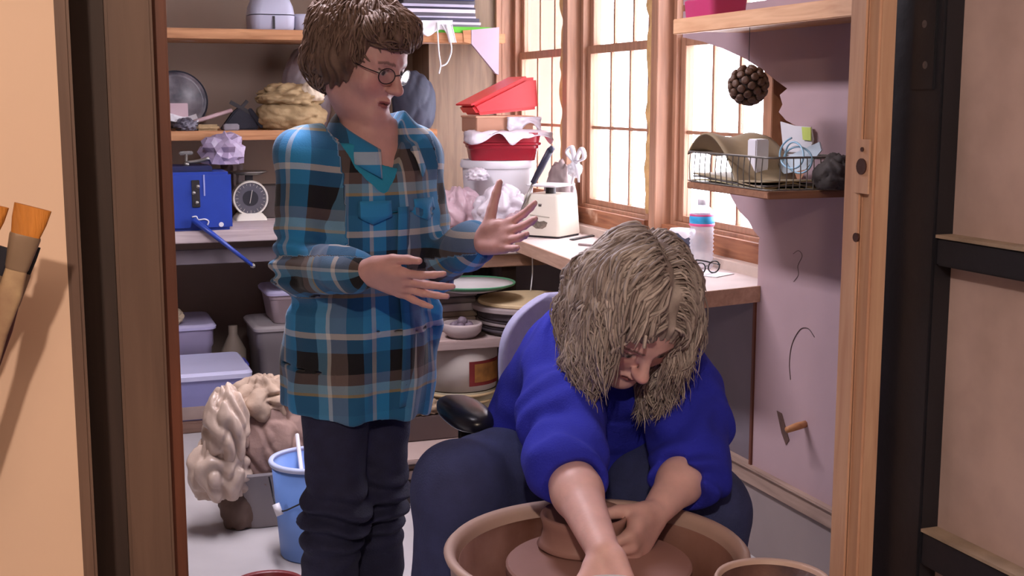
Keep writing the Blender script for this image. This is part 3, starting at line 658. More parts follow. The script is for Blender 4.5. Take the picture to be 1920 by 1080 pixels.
obj('emblem_mark', prism(B(), [onface(u, z) for u, z in ((-.006, .112), (.006, .112), (.008, .124), (.003, .119), (0, .125), (-.003, .119), (-.008, .124))], fn * .0006), mat('print_dark', (80, 70, 66), .6, .1, 60, 0), ks)
# tied bag by the window post
p = PX(1066, 345, 1.90)
tg = empty('tied_bag', (p.x, p.y, ZB), 'grey plastic bag tied with a white knot against the window', 'bag')
zk = PX(1078, 300, 1.88).z
obj('sack', crumple(B(), (p.x + .015, p.y + .12, ZB), (.12, .18, zk - ZB - .02), 61, .18, 1.7, 4), mat('sack_grey', (132, 116, 116), .5, .15, 8, .1), tg, smooth=True)
k0 = PX(1078, 305, 1.86)
obj('knot', crumple(B(), (k0.x, k0.y, k0.z - .025), (.05, .06, .06), 63, .3, 2.2, 4, flat=False), M_white, tg, smooth=True)
obj('loop', tube(B(), [k0, PX(1063, 285, 1.85), PX(1072, 276, 1.85), k0], .010, 8, sm=5, flat=.5), M_white, tg, smooth=True); obj('loop', tube(B(), [k0, PX(1090, 278, 1.85), PX(1095, 296, 1.85), k0], .010, 8, sm=5, flat=.5), M_white, tg, smooth=True)
for e in ((1072, 345), (1085, 342)): obj('tail', tube(B(), [k0, PX((1078 + e[0]) / 2 + 2, 322, 1.85), PX(*e, 1.85)], [.008, .007, .004], 8, sm=4), M_white, tg, smooth=True)
# ---- counter things
p = PZ(1278, 489, ZB); cu = empty('dark_cup', p, 'dark grey cup lined with white foil beside the water bottle', 'cup')
h_ = .095
obj('cup', lathe(B(), p, [(0, 0), (.030, 0), (.033, .004), (.036, h_), (.034, h_), (.031, .006), (0, .006)], 32), mat('cup_slate', (66, 70, 88), .5, .1, 8, .05), cu, autosmooth=40)
obj('foil', lathe(B(), p, [(.031, h_ - .03), (.038, h_ - .012), (.041, h_ + .004), (.036, h_ + .012), (.030, h_ - .002), (0, h_ - .01)], 32, wob=.25, seed=3), M_paper, cu, smooth=True)
obj('band', lathe(B(), p + V(0, 0, .02), [(.0338, 0), (.0352, 0), (.0354, .005), (.0340, .005), (.0338, 0)], 32), M_white, cu)
p = PZ(1326, 502, ZB); p.x = min(p.x, 1.90); wbz = ZB
M_bot = thin_glass('bottle_plastic', (.96, .97, 1.0), .15, .08, .35, (.85, .85, .92))
wt2 = empty('water_bottle', p, 'clear ribbed water bottle with a blue and pink label on the counter', 'bottle')
prof = [(0, 0), (.030, 0), (.036, .006)]
for k in range(10): prof += [(.039, .010 + k * .0125), (.0350, .0163 + k * .0125)]
prof += [(.039, .136), (.039, .172), (.034, .182), (.024, .194), (.013, .200), (.013, .208), (0, .208)]
obj('bottle_body', lathe(B(), p, prof, 36), M_bot, wt2, smooth=True)
obj('label_band', lathe(B(), p, [(.0392, .143), (.0398, .144), (.0398, .165), (.0392, .166)], 36), mat('label_cyan', (60, 170, 226), .4, .15, 30, 0), wt2, smooth=True)
obj('label_edge', lathe(B(), p, [(.0392, .135), (.0399, .136), (.0399, .142), (.0392, .143)], 36), mat('label_pink', (226, 96, 150), .4, .1, 30, 0), wt2, smooth=True)
obj('label_edge', lathe(B(), p, [(.0392, .166), (.0399, .167), (.0399, .171), (.0392, .172)], 36), mat('label_pink', (226, 96, 150)), wt2, smooth=True)
obj('cap', lathe(B(), p, [(0, .218), (.014, .218), (.0155, .216), (.0155, .201), (.013, .200)], 24), M_white, wt2, smooth=True)
q = PZ(1326, 514, ZB)
obj('note_paper', obox(B(), q + V(0, 0, .002), Vector((cos(.5), sin(.5), 0)), Vector((-sin(.5), cos(.5), 0)), Vector((0, 0, 1)), (.10, .13, .002)), M_paper, label='white note paper under the eyeglasses', cat='paper')
ey = empty('eyeglasses', q + V(.01, 0, .004), 'black-framed eyeglasses folded open on the window counter', 'eyeglasses')
M_blk = mat('black_plastic', (22, 20, 24), .35, .1, 9, .03)
e0 = q + V(-.01, -.015, .004); dx = Vector((.93, .36, 0)).normalized(); dy = Vector((-dx.y, dx.x, 0))
for s in (-1, 1):
    cpt = e0 + dx * (.033 * s) + V(0, 0, .018); ring = [cpt + dx * (.026 * cos(a)) + V(0, 0, .018 * sin(a)) for a in np.linspace(0, 2 * pi, 21)]
    obj('lens_rim', tube(B(), ring, .0022, 6), M_blk, ey, smooth=True)
    obj('lens', lathe(B(), cpt, [(0, .0005), (.018, .0005), (.018, -.0005), (0, -.0005)], 20, ax=dy), M_pane, ey)
    h0 = e0 + dx * (.061 * s) + V(0, 0, .022)
    obj('temple', tube(B(), [h0, h0 + dy * .10 + dx * .01 * s + V(0, 0, .004), h0 + dy * .135 + dx * .008 * s + V(0, 0, -.014)], .0024, 6, sm=4), M_blk, ey, smooth=True)
obj('bridge', tube(B(), [e0 + dx * -.008 + V(0, 0, .024), e0 + dx * .008 + V(0, 0, .024)], .002, 6), M_blk, ey)
a, b = PZ(1085, 458, ZB + .004), PZ(1130, 462, ZB + .004); obj('pencil', tube(B(), [a, b], .004, 6), mat('pencil_grey', (160, 140, 140), .6, .1, 9, 0), smooth=True, label='grey pencil lying on the counter near the cream scale', cat='pencil')
a, b = PZ(1072, 449, ZB + .004), PZ(1128, 438, ZB + .004); obj('metal_ruler', beam(B(), a, b, .02, .003), M_darkm, label='dark metal ruler on the counter beside the cream scale', cat='ruler')
q = PX(1262, 465, 1.94); obj('pale_block', box(q.x - .02, q.x + .02, q.y - .06, q.y + .05, ZB, ZB + .035), M_counter, bevel=.004, label='pale block against the window ledge behind the dark cup', cat='block')
# ---- shelves on the right plywood, basket, hanging ball
XS = 1.638
zu = PX(1440, 30, XS).z
pu0 = PX(1262, 45, XS)
us = empty('wall_shelf', (1.75, 2.4, zu - .03), 'high pine shelf fixed to the plywood over the basket', 'shelf')
obj('board', box(XS + .018, XP, 1.46, pu0.y, zu - .012, zu + .012), M_pineY, us)
obj('front_edge', box(XS, XS + .018, 1.46, pu0.y, zu - .021, zu + .021), wood('pine_edge_y', (200, 150, 112), (222, 176, 136), 1, .55, .06), us, bevel=.002)
p = PX(1325, 8, 1.75)
obj('pink_tub', rloft(B(), (p.x, p.y - .05, zu + .012), [(0, .11, .16, .02), (.06, .12, .17, .02), (.064, .11, .16, .02)]), mat('pink_plastic', (190, 60, 110), .4, .06, 5, .02), autosmooth=40, label='magenta plastic tub on the high right shelf', cat='tub')
zl = PX(1440, 362, XS).z; yb0 = PX(1440, 370, XS).y; yb1 = PX(1288, 345, XS).y
ls = obj('basket_shelf', box(XS, XP - .0005, yb0, yb1, zl - .016, zl + .002), wood('shelf_dark_pine', (128, 88, 66), (156, 112, 84), 0, .6, .08), bevel=.002, label='short pine shelf under the wire basket on plywood', cat='shelf')
bk = empty('wire_basket', (1.755, (yb0 + yb1) / 2, zl + .002), 'grey wire basket of papers on the short pine shelf', 'basket')
M_wire = mat('wire_grey', (126, 122, 116), .4, .15, 20, .05, metal=.6)
bx0, bx1, by0, by1, bz0, bz1 = XS + .004, XP - .012, yb0 + .006, yb1 + .02, zl + .005, zl + .085
for z in (bz0, bz1):
    rc = [V(*xy, z) for xy in rrect((bx0 + bx1) / 2, (by0 + by1) / 2, bx1 - bx0, by1 - by0, .03)]; rc.append(rc[0])
    obj('rim', tube(B(), rc, .0028 if z == bz1 else .002, 6), M_wire, bk, smooth=True)
wv = obj('wire', tube(B(), [V(bx0, by0 + .03, bz0), V(bx0 - .003, by0 + .03, (bz0 + bz1) / 2), V(bx0, by0 + .03, bz1)], .0015, 5), M_wire, bk)
L0 = WLOC[wv]
n = 14
for k in range(1, n): copy_piece(wv, L0 + V(0, (by1 - by0 - .06) * k / (n - 1), 0))
wv2 = obj('wire', tube(B(), [V(bx0 + .03, by0, bz0), V(bx0 + .03, by0 - .003, (bz0 + bz1) / 2), V(bx0 + .03, by0, bz1)], .0015, 5), M_wire, bk); L0 = WLOC[wv2]
for k in range(1, 9): copy_piece(wv2, L0 + V((bx1 - bx0 - .06) * k / 8, 0, 0))
for k in range(6):
    x = bx0 + .01 + (bx1 - bx0 - .02) * k / 5; obj('bottom_wire', tube(B(), [V(x, by0, bz0), V(x, by1, bz0)], .0015, 5), M_wire, bk)
# contents of the basket
def ks_(u, v):
    y = by1 + .012 - (by1 - by0 - .03) * u; x = bx0 + .012 + (bx1 - bx0 - .03) * v
    z = bz0 + .010 + .135 * max(0, sin(min(1, (u + .08) * 1.35) * pi)) ** .7 * (1 - .5 * u) + .006 * sin(v * 9 + u * 4); return V(x, y, z)
obj('paper_sack', sheet(B(), ks_, 26, 12, .004), mat('sack_khaki', (146, 128, 100), .75, .12, 8, .08), smooth=True, label='folded khaki paper sack arching in the wire basket', cat='paper sack')
def mg(k):
    def f(u, v): y = by1 - .02 - (by1 - by0 - .06) * u; x = bx0 + .014 + .18 * v; return V(x, y, bz0 + .004 + k * .007 + .004 * sin(u * 5 + k))
    return f
for k, cc in enumerate(((176, 166, 130), (96, 90, 88), (150, 136, 108))):
    obj('magazine', sheet(B(), mg(k), 12, 5, .004), mat('magazine_%d' % k, cc, .55, .2, 14, .03), smooth=True, label='magazine lying flat in the wire basket, %s' % ['bottom of three', 'dark middle one', 'top of three'][k], cat='magazine', group='magazines in the basket')
def wp(px, py, X): return PX(px, py, X)
pq = [wp(x, y, 1.80) for x, y in ((1456, 312), (1470, 296), (1536, 266), (1540, 282), (1510, 318), (1470, 326))]
obj('white_paper', prism(B(), pq, (.006, .004, .0)), mat('paper_bluewhite', (196, 212, 224), .7, .03, 6, .03), label='bluish white paper sticking up in the wire basket', cat='paper')
pq = [wp(x, y, 1.858) for x, y in ((1463, 228), (1490, 236), (1520, 238), (1524, 262), (1516, 296), (1470, 296))]
obj('pinned_paper', prism(B(), pq, (.004, 0, 0)), mat('paper_grey', (206, 206, 212), .7, .03, 6, .03), label='pale paper pinned up behind the wire basket', cat='paper')
pq = [wp(x, y, 1.853) for x, y in ((1503, 238), (1520, 239), (1520, 264), (1505, 262))]
obj('sticky_note', prism(B(), pq, (.002, 0, 0)), mat('note_lime', (196, 214, 110), .7, .03, 6, .02), label='lime yellow sticky note on the pinned paper', cat='sticky note')
p = wp(1421, 300, 1.74); obj('white_carton', box(p.x - .02, p.x + .02, p.y - .022, p.y + .022, bz0 + .012, p.z + .055), M_white, bevel=.003, label='small white carton standing in the wire basket', cat='carton')
co = []
for a in np.linspace(0, 4.4 * pi, 60):
    r_ = .055 + .006 * sin(a * .7); c0 = wp(1490, 300, 1.75); co.append(c0 + V(.012 * sin(a * .45), r_ * cos(a), .036 * sin(a) + .006 * a / pi - .006))
obj('blue_tubing', tube(B(), co, .0026, 6), mat('tube_blue', (150, 190, 214), .35, .05, 6, .02), smooth=True, label='coil of pale blue tubing on top of the wire basket', cat='tubing')
p = wp(1560, 290, 1.80); obj('dark_rag', drape(B(), (p.x + .01, p.y, bz0 + .003), (.09, .11, .085), 71, 3., .25, 4), mat('rag_dark', (58, 50, 46), .8, .3, 9, .2), smooth=True, label='dark crumpled rag at the near end of basket', cat='rag')
# hanging ball of seed cones
bc = PX(1403, 160, 1.66); R = .050
hb = empty('cone_ball', bc - V(0, 0, R), 'brown ball of pine cone rosettes hanging below the high shelf', 'ornament')
obj('core', lathe(B(), bc, [(0, -R * .8), (R * .5, -R * .65), (R * .8, 0), (R * .5, R * .65), (0, R * .8)], 16), mat('cone_core', (50, 34, 28), .8, .2, 20, .2), hb, smooth=True)
M_cone = mat('cone_brown', (98, 70, 54), .6, .3, 30, .2)
sc0 = None
for k in range(56):
    z = 1 - 2 * (k + .5) / 56; a = k * 2.39996; r_ = sqrt(1 - z * z); d = V(r_ * cos(a), r_ * sin(a), z)
    if sc0 is None:
        sc0 = obj('rosette', lathe(B(), V(0, 0, 0), [(0, .004), (.005, .006), (.0095, .004), (.011, -.001), (.007, -.007), (0, -.009)], 9), M_cone, hb, smooth=True, origin=(0, 0, 0)); o_ = sc0
    else:
        o_ = sc0.copy(); C.objects.link(o_); o_.parent = hb
    o_.location = bc + d * (R * .93) - WLOC[hb]; o_.rotation_mode = 'QUATERNION'; o_.rotation_quaternion = d.to_track_quat('Z', 'Y')
obj('string', tube(B(), [bc + V(0, 0, R), V(bc.x, bc.y, zu - .012)], .001, 5), M_blk, hb)
# post of the covered window end seen behind the ball
# ---- stack below the side table
q = PZ(880, 518, .69)
gt_ = empty('green_rim_dish', (1.40, 4.36, .655), 'wide shallow white dish with a green rim below the side table', 'dish')
dc = V(1.405, 4.36, .6295)
obj('dish', lathe(B(), dc, [(0, 0), (.07, 0), (.12, .012), (.165, .030), (.168, .034), (.12, .018), (.07, .006), (0, .006)], 48), mat('dish_white', (190, 186, 186), .45, .06, 6, .03), gt_, smooth=True)
obj('rim', lathe(B(), dc, [(.140, .018), (.166, .0275), (.1695, .033), (.167, .0355), (.150, .026), (.140, .018)], 48), mat('dish_green', (70, 130, 96), .45, .1, 6, .03), gt_, smooth=True)
zt0 = .640
M_bat = mat('bat_cream', (206, 182, 142), .7, .08, 6, .05); M_batg = mat('bat_grey', (150, 136, 136), .7, .1, 6, .05); M_batd = mat('bat_dark', (70, 60, 66), .7, .15, 6, .05)
sp = V(1.66, 4.36, 0)
def stack(cx, cy, z, items, grp, lab):
    for k, (r_, th, m, nm) in enumerate(items):
        ox, oy = rnd.uniform(-.012, .012), rnd.uniform(-.012, .012)
        obj('throwing_bat', lathe(B(), V(cx + ox, cy + oy, z), [(0, 0), (r_ - .003, 0), (r_, .003), (r_, th - .003), (r_ - .003, th), (0, th)], 40), m, autosmooth=40, label=nm, cat='throwing bat', group=grp); z += th + .0006
    return z
zs0 = .478
stack(1.62, 4.33, zs0, [(.175, .012, M_batg, 'grey round bat at the bottom of the pile behind chair'), (.178, .010, M_batd, 'dark round bat second from the bottom behind chair'), (.18, .012, M_batd, 'dark round bat third from the bottom behind chair'), (.182, .012, M_batg, 'grey round bat in the middle of the pile behind chair'),
    (.19, .012, M_batd, 'dark round bat just over the middle grey bat'), (.19, .026, M_batd, 'thick dark round bat near the top of the pile'), (.20, .018, M_batg, 'pale grey round bat second from top behind chair'), (.19, .014, M_bat, 'cream round bat topmost in the pile behind chair')], 'round bats piled behind the chair', '')
lo = empty('low_rack', (1.5, 4.36, 0), 'low rough plank rack holding bats and a bowl', 'rack')
obj('plank', box(1.20, 1.86, 4.20, 4.56, .445, .478), wood('plank_pink', (156, 134, 128), (178, 156, 150), 0, .75, .06), lo, bevel=.003)
obj('leg', box(1.80, 1.86, 4.21, 4.55, 0, .445), M_jdark, lo); obj('leg', box(1.22, 1.26, 4.50, 4.55, 0, .445), M_jdark, lo)
pz_ = .478
for k, cc in enumerate(((140, 124, 112), (168, 150, 140), (150, 132, 116), (176, 166, 166), (120, 108, 104), (186, 172, 168))):
    th = .022 + .005 * (k % 2)
    obj('flat_board', box(1.235 - .01 * (k % 2), 1.43 + .008 * ((k * 7) % 3), 4.385 + .006 * (k % 3), 4.55, pz_, pz_ + th), mat('flatboard_%d' % k, cc, .75, .08, 6, .05), bevel=.003, label='%s pale board from the bottom under the green-rimmed dish' % ['first', 'second', 'third', 'fourth', 'fifth', 'sixth'][k], cat='board', group='boards under the green-rimmed dish'); pz_ += th + .0015
WLOC_d = pz_
p = V(1.345, 4.265, .478)
bwl = empty('knob_bowl', p, 'small thick grey bowl full of clay knobs on the plank', 'bowl')
obj('bowl', lathe(B(), p, [(0, 0), (.045, 0), (.068, .022), (.074, .048), (.070, .055), (.062, .052), (.056, .03), (.035, .018), (0, .016)], 40, wob=.02), mat('bowl_grey', (176, 160, 158), .6, .08, 7, .05), bwl, smooth=True)
for k, (a, r_) in enumerate(((0, .0), (.5, .03), (1.8, .032), (3., .03), (4.2, .032), (5.4, .03))):
    obj('clay_ball', crumple(B(), (p.x + r_ * cos(a), p.y + r_ * sin(a), p.z + .024 + (.018 if k == 0 else 0)), (.036, .032, .034), 80 + k, .15, 1.5, 3), mat('knob_purple', (112, 96, 108), .6, .1, 9, .05), smooth=True, label='grey-purple clay ball inside the small thick bowl', cat='clay ball', group='clay balls in the bowl')
# nested buckets under the plank
p = V(1.36, 4.22, 0)
M_pail = mat('pail_olive', (150, 138, 112), .5, .12, 6, .05)
pa = empty('olive_pail', V(1.36, 4.36, 0), 'olive cream pail on the floor under the plank', 'bucket'); pc = V(1.36, 4.36, 0)
obj('body', lathe(B(), pc, [(0, 0), (.12, 0), (.124, .006), (.142, .28), (.138, .28), (.12, .012), (0, .012)], 44), M_pail, pa, smooth=True)
for z, r_ in ((.262, .144), (.235, .142)): obj('band', lathe(B(), pc + V(0, 0, z), [(r_ - .004, 0), (r_ + .004, .003), (r_ + .004, .009), (r_ - .004, .012), (r_ - .004, 0)], 44), mat('pail_band', (186, 160, 120), .5, .1, 6, .03), pa, smooth=True)
wk = empty('label_bucket', pc + V(0, 0, .283), 'white bucket with a red and ochre label nested in the pail', 'bucket')
obj('body', lathe(B(), pc + V(0, 0, .283), [(0, 0), (.138, 0), (.144, .158), (.140, .158), (.134, .01), (0, .01)], 44), mat('bucket_cream', (206, 196, 186), .45, .05, 5, .03), wk, smooth=True)
def lab(a0, a1, z0, z1, r0, nm, m):
    bm = B(); rows = []
    for a in np.linspace(a0, a1, 10): rows.append([bm.verts.new(pc + V(r0 * cos(a), r0 * sin(a), z)) for z in (z0, z1)] + [bm.verts.new(pc + V((r0 - .003) * cos(a), (r0 - .003) * sin(a), z)) for z in (z1, z0)])
    for A, D in zip(rows, rows[1:]):
        for i in range(4): bm.faces.new((A[i], A[(i + 1) % 4], D[(i + 1) % 4], D[i]))
    bm.faces.new(rows[0]); bm.faces.new(rows[-1]); bmesh.ops.recalc_face_normals(bm, faces=bm.faces); return obj(nm, bm, m, wk)
lab(radians(-92), radians(-30), .305, .395, .1455, 'label_red', mat('label_red', (120, 36, 34), .5, .1, 6, .02)); lab(radians(-84), radians(-34), .318, .385, .1465, 'label_ochre', mat('label_ochre', (150, 100, 46), .5, .3, 30, .02))
lab(radians(-150), radians(-146), .31, .39, .1455, 'label_stripe', M_navy)
# boards on the floor and box
kz = 0.0
kb = PZ(826, 875, .13)
kx, ky = 1.18, 4.10
obj('wooden_crate', box(kx - .17, kx + .22, ky - .20, ky + .11, .0, .085), mat('crate_dark', (58, 48, 48), .8, .15, 6, .06), bevel=.004, label='dark low crate under the stack of kiln boards', cat='crate')
kz = .086
for k, cc in enumerate(((134, 112, 104), (166, 138, 122), (96, 82, 80), (172, 150, 142))):
    th = (.026, .014, .008, .016)[k]
    obj('kiln_board', box(kx - .17 + .008 * (k % 2), kx + .23, ky - .21 + .012 * ((k * 5) % 3), ky + .11, kz, kz + th), mat('kilnboard_%d' % k, cc, .8, .08, 6, .05), bevel=.003, label='flat pinkish kiln board, %s in the floor stack' % ['lowest', 'second', 'third', 'topmost'][k], cat='board', group='kiln boards stacked on the floor'); kz += th + .001
obj('brown_box', box(kx - .12, kx + .17, ky + .00, ky + .105, kz, kz + .085), mat('box_brown', (92, 74, 70), .75, .1, 6, .05), bevel=.003, label='small brown box on the kiln boards behind the jeans', cat='box')
obj('tan_rag', crumple(B(), (kx - .02, ky + .05, kz + .0855), (.14, .09, .05), 93, .3, 2., 4), mat('rag_tan', (150, 128, 104), .8, .15, 9, .15), smooth=True, label='tan rag lying on the small brown box', cat='rag')
# ---- bins below the bench
def bin_(name, c, w, d, h, m, lidm, label, lid=True, rot=0., tap=.86):
    t = empty(name, c, label, 'storage bin')
    obj('tub', rloft(B(), c, [(0, w * tap, d * tap, .03), (.008, w * (tap + .02), d * (tap + .02), .035), (h * .72, w * .955, d * .955, .035), (h * .74, w * .975, d * .975, .035), (h - .02, w * .985, d * .985, .035)], rot), m, t, autosmooth=40)
    if lid: obj('lid', rloft(B(), (c[0], c[1], c[2] + h - .021), [(0, w * 1.03, d * 1.03, .04), (.012, w * 1.04, d * 1.04, .04), (.021, w * 1.0, d * 1.0, .04), (.023, w * .92, d * .92, .03), (.021, w * .90, d * .90, .03)], rot), lidm, t, autosmooth=40)
    return t
ba = bin_('lidded_bin', V(.38, 5.69, 0), .46, .37, .36, M_clear, M_lid, 'pinkish plastic bin with pale lid behind the blue storage box')
obj('cream_cloth', crumple(B(), (.42, 5.57, .363), (.12, .11, .075), 101, .25, 2, 4), mat('cloth_cream', (206, 186, 156), .8, .1, 9, .1), smooth=True, label='cream cloth on the lid of the leftmost bin', cat='cloth')
bin_('lidded_bin', V(.985, 5.54, 0), .44, .36, .36, mat('bin_grey', (128, 120, 122), .5, .1, 5, .03), mat('lid_grey', (176, 168, 168), .45, .06, 5, .03), 'grey plastic bin under the smaller pale bin, left of the jeans')
bin_('lidded_bin', V(1.02, 5.55, .362), .38, .30, .145, mat('bin_pinkgrey', (160, 142, 146), .5, .1, 5, .03), M_lid, 'small pale bin stacked on the grey plastic bin')
obj('cream_jug', lathe(B(), V(.70, 5.62, 0), [(0, 0), (.05, 0), (.055, .02), (.055, .22), (.02, .29), (.02, .33), (0, .33)], 24), mat('jug_cream', (150, 134, 118), .6, .1, 7, .05), smooth=True, label='dim cream jug between the bins under the bench', cat='jug')
M_bluebin = mat('bin_blue_clear', (150, 152, 206), .3, .08, 4, .02)
obj('floor_plank', box(.16, .70, 5.06, 5.50, 0, .042), wood('plank_brown', (112, 84, 72), (136, 106, 92), 0, .75, .05), bevel=.003, label='brown plank on the floor under the blue storage box', cat='plank')
sb = empty('storage_box', V(.46, 5.30, .0425), 'bluish clear storage box with a white lid on the floor', 'storage bin')
cS = V(.455, 5.275, .0425)
obj('tub', rloft(B(), cS, [(0, .44, .36, .02), (.006, .45, .37, .025), (.165, .475, .395, .03), (.17, .48, .40, .03)]), M_bluebin, sb, autosmooth=40)
obj('contents', rloft(B(), cS, [(.006, .452, .372, .025), (.06, .459, .380, .025)]), mat('contents_tan', (166, 146, 138), .7, .15, 8, .05), sb, autosmooth=40)
ld = obj('lid', rloft(B(), (cS.x, cS.y, cS.z + .168), [(0, .50, .42, .035), (.018, .505, .425, .035), (.030, .48, .40, .03), (.026, .44, .36, .03)]), mat('lid_bluewhite', (206, 206, 236), .4, .04, 5, .02), sb, autosmooth=40)
obj('latch', box(cS.x + .235, cS.x + .262, cS.y - .02, cS.y + .10, cS.z + .125, cS.z + .190), mat('latch_blue', (76, 80, 160), .4, .06, 5, .02), ld, bevel=.005)
p = V(cS.x + .2365, cS.y - .06, cS.z + .10)
obj('side_label', box(p.x - .002, p.x + .0025, p.y - .05, p.y + .06, p.z - .022, p.z + .022), M_paper, sb)
for k, (y0, y1) in enumerate(((-.035, -.01), (0, .02), (.03, .048))): obj('label_lettering', box(p.x + .0025, p.x + .0035, p.y + y0, p.y + y1, p.z - .012, p.z + .010), mat('ink_grey', (120, 116, 140), .6, .1, 9, 0), sb)
# ---- clay tub with wrapped clay, pails on the floor
tcx, tcy = .585, 3.93
tu = empty('grey_tub', V(tcx, tcy, 0), 'grey plastic tub holding a big lump of wrapped clay', 'tub')
obj('tub', rloft(B(), V(tcx, tcy, 0), [(0, .17, .20, .04), (.006, .18, .21, .045), (.165, .225, .26, .05), (.18, .25, .285, .055), (.188, .245, .28, .055), (.18, .225, .26, .05), (.03, .17, .20, .04)]), mat('tub_grey', (150, 142, 142), .5, .08, 5, .03), tu, autosmooth=40)
cl = empty('wrapped_clay', V(tcx, tcy, .05), 'big lump of clay wrapped in wrinkled brown cloth on the grey tub', 'clay')
M_wrap = mat('cloth_wrap_brown', (146, 118, 108), .8, .14, 12, .25)
bm = B(); g = bmesh.ops.create_icosphere(bm, subdivisions=6, radius=1.)['verts']
for v in g:
    p = v.co.copy(); az = atan2(p.y, p.x)
    f = abs(sin(az * 3.5 + p.z * 1.5 + 1.8 * nz(p.x * 1.3, p.y * 1.3, p.z * 1.3))) ** .7 * .11 * (1 - .3 * p.z) + min(1, abs(nz(p.x * 1.6, p.y * 1.6, p.z * 1.6)) * 4) * .08 + nz(p.x * 5, p.y * 5, p.z * 3) * .02 - .10
    k = 1 + f; taper = 1.0 if p.z < .2 else 1 - .22 * (p.z - .2)
    v.co = V(tcx + .01 + p.x * .128 * k * taper, tcy + p.y * .135 * k * taper, .235 + p.z * .175 * k)
obj('cloth_wrap', bm, M_wrap, cl, smooth=True)
obj('cloth_top', drape(B(), (tcx + .0, tcy + .02, .335), (.22, .21, .12), 113, 4.5, .32, 5, .2), mat('cloth_wrap_pale', (176, 152, 132), .8, .15, 12, .2), cl, smooth=True)
pb = PD(420, 850, 3.72)
cb2 = empty('cream_plastic_bag', V(pb.x, pb.y, .13), 'crumpled cream plastic bag hanging beside the wrapped clay', 'bag')
obj('upper_fold', drape(B(), (pb.x + .015, pb.y + .03, .24), (.13, .15, .22), 121, 2.5, .22, 5, .1), M_filmT, cb2, smooth=True)
obj('lower_fold', drape(B(), (pb.x - .015, pb.y + .03, .12), (.17, .15, .20), 124, 3.0, .28, 5, .3), M_filmT, cb2, smooth=True)
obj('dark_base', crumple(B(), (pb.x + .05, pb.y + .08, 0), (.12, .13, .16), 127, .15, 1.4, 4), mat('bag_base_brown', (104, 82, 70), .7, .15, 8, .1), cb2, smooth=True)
p = PD(527, 755, 3.98)
def teal(u, v): return V(p.x - .055 + .13 * u, p.y + .02 * sin(u * 8) + .02 * v, p.z + .055 - .135 * v * (.55 + .45 * u) + .012 * sin(u * 6 + 1))
obj('teal_cloth', sheet(B(), teal, 16, 12, .003), mat('cloth_teal', (104, 150, 156), .75, .12, 10, .12), smooth=True, label='teal cloth hanging over the wrapped clay', cat='cloth')
pcx, pcy = .665, 3.56
bp = empty('blue_pail', V(pcx, pcy, 0), 'light blue plastic pail standing beside the jeans', 'bucket')
M_pb = mat('pail_blue', (104, 140, 206), .45, .06, 4, .02)
obj('body', lathe(B(), V(pcx, pcy, 0), [(0, 0), (.100, 0), (.104, .006), (.124, .285), (.120, .285), (.101, .012), (0, .012)], 48), M_pb, bp, smooth=True)
obj('rim', lathe(B(), V(pcx, pcy, .275), [(.120, .004), (.130, .002), (.133, .010), (.130, .016), (.119, .016), (.118, .010), (.120, .004)], 48), mat('pail_rim', (186, 196, 226), .4, .04, 4, .02), bp, smooth=True)
obj('water', lathe(B(), V(pcx, pcy, .20), [(0, .004), (.113, .004), (.112, 0), (0, 0)], 40), mat('slip_water', (150, 110, 110), .15, .1, 4, .02), bp)
a0 = V(pcx - .124, pcy - .03, .235); g_ = PD(521, 955, 3.46)
ha = obj('bail_wire', tube(B(), [V(pcx - .02, pcy - .128, .22), PD(556, 948, 3.43), g_, V(pcx - .128, pcy + .03, .235)], .0025, 6, sm=6), M_darkm, bp, smooth=True)
obj('grip', tube(B(), [PD(517, 945, 3.455), PD(525, 966, 3.445)], .011, 10), M_white, ha, smooth=True)
a, b = PD(557, 815, 3.66), PD(569, 912, 3.48); a = b + (a - b) * 1.0
obj('stirring_stick', tube(B(), [V(b.x + .012, b.y + .01, .205), b, a], [.007, .007, .006], 8), M_white, smooth=True, label='white stirring stick standing in the blue pail', cat='stick')
q = PZ(502, 1098, .17)
mb = empty('maroon_basin', V(q.x, q.y, 0), 'dark maroon basin at the bottom edge near the floor', 'basin')
obj('basin', lathe(B(), V(q.x, q.y, 0), [(0, 0), (.07, 0), (.085, .165), (.090, .17), (.088, .176), (.080, .17), (.068, .01), (0, .01)], 40), mat('maroon', (110, 34, 38), .4, .1, 6, .03), mb, smooth=True)
# ---- potter's wheel
WC = V(.800, 1.815, 0)
ZR = .60
pw = empty('potters_wheel', WC, "pottery wheel with a big clay-splashed splash pan", 'potters wheel')
M_pan = mat('pan_pinkish', (206, 176, 166), .5, .10, 6, .05)
# splash pan: outside and rim pale, inside splashed with brown slip
obj('splash_pan', lathe(B(), WC, [(.10, ZR - .165), (.225, ZR - .165), (.232, ZR - .155), (.240, ZR - .012), (.248, ZR - .006), (.250, ZR), (.244, ZR + .006), (.234, ZR + .002), (.229, ZR - .01), (.222, ZR - .15), (.215, ZR - .155), (.10, ZR - .155)], 72), M_pan, pw, smooth=True)
obj('slip_coat', lathe(B(), WC, [(.06, ZR - .150), (.212, ZR - .150), (.218, ZR - .145), (.2255, ZR - .018), (.2245, ZR - .018), (.216, ZR - .143), (.06, ZR - .147)], 72), mat('slip_splash', (160, 120, 110), .5, .1, 6., .2, c2=(100, 60, 44)), pw, smooth=True)
ZH_ = ZR - .022
obj('wheel_head', lathe(B(), WC + V(.005, -.0, 0), [(0, ZH_ - .022), (.150, ZH_ - .022), (.153, ZH_ - .018), (.153, ZH_ - .003), (.150, ZH_), (0, ZH_)], 64), M_clay, pw, autosmooth=40)
obj('shaft', lathe(B(), WC, [(.03, .30), (.03, ZH_ - .02)], 20), M_steel, pw, smooth=True)
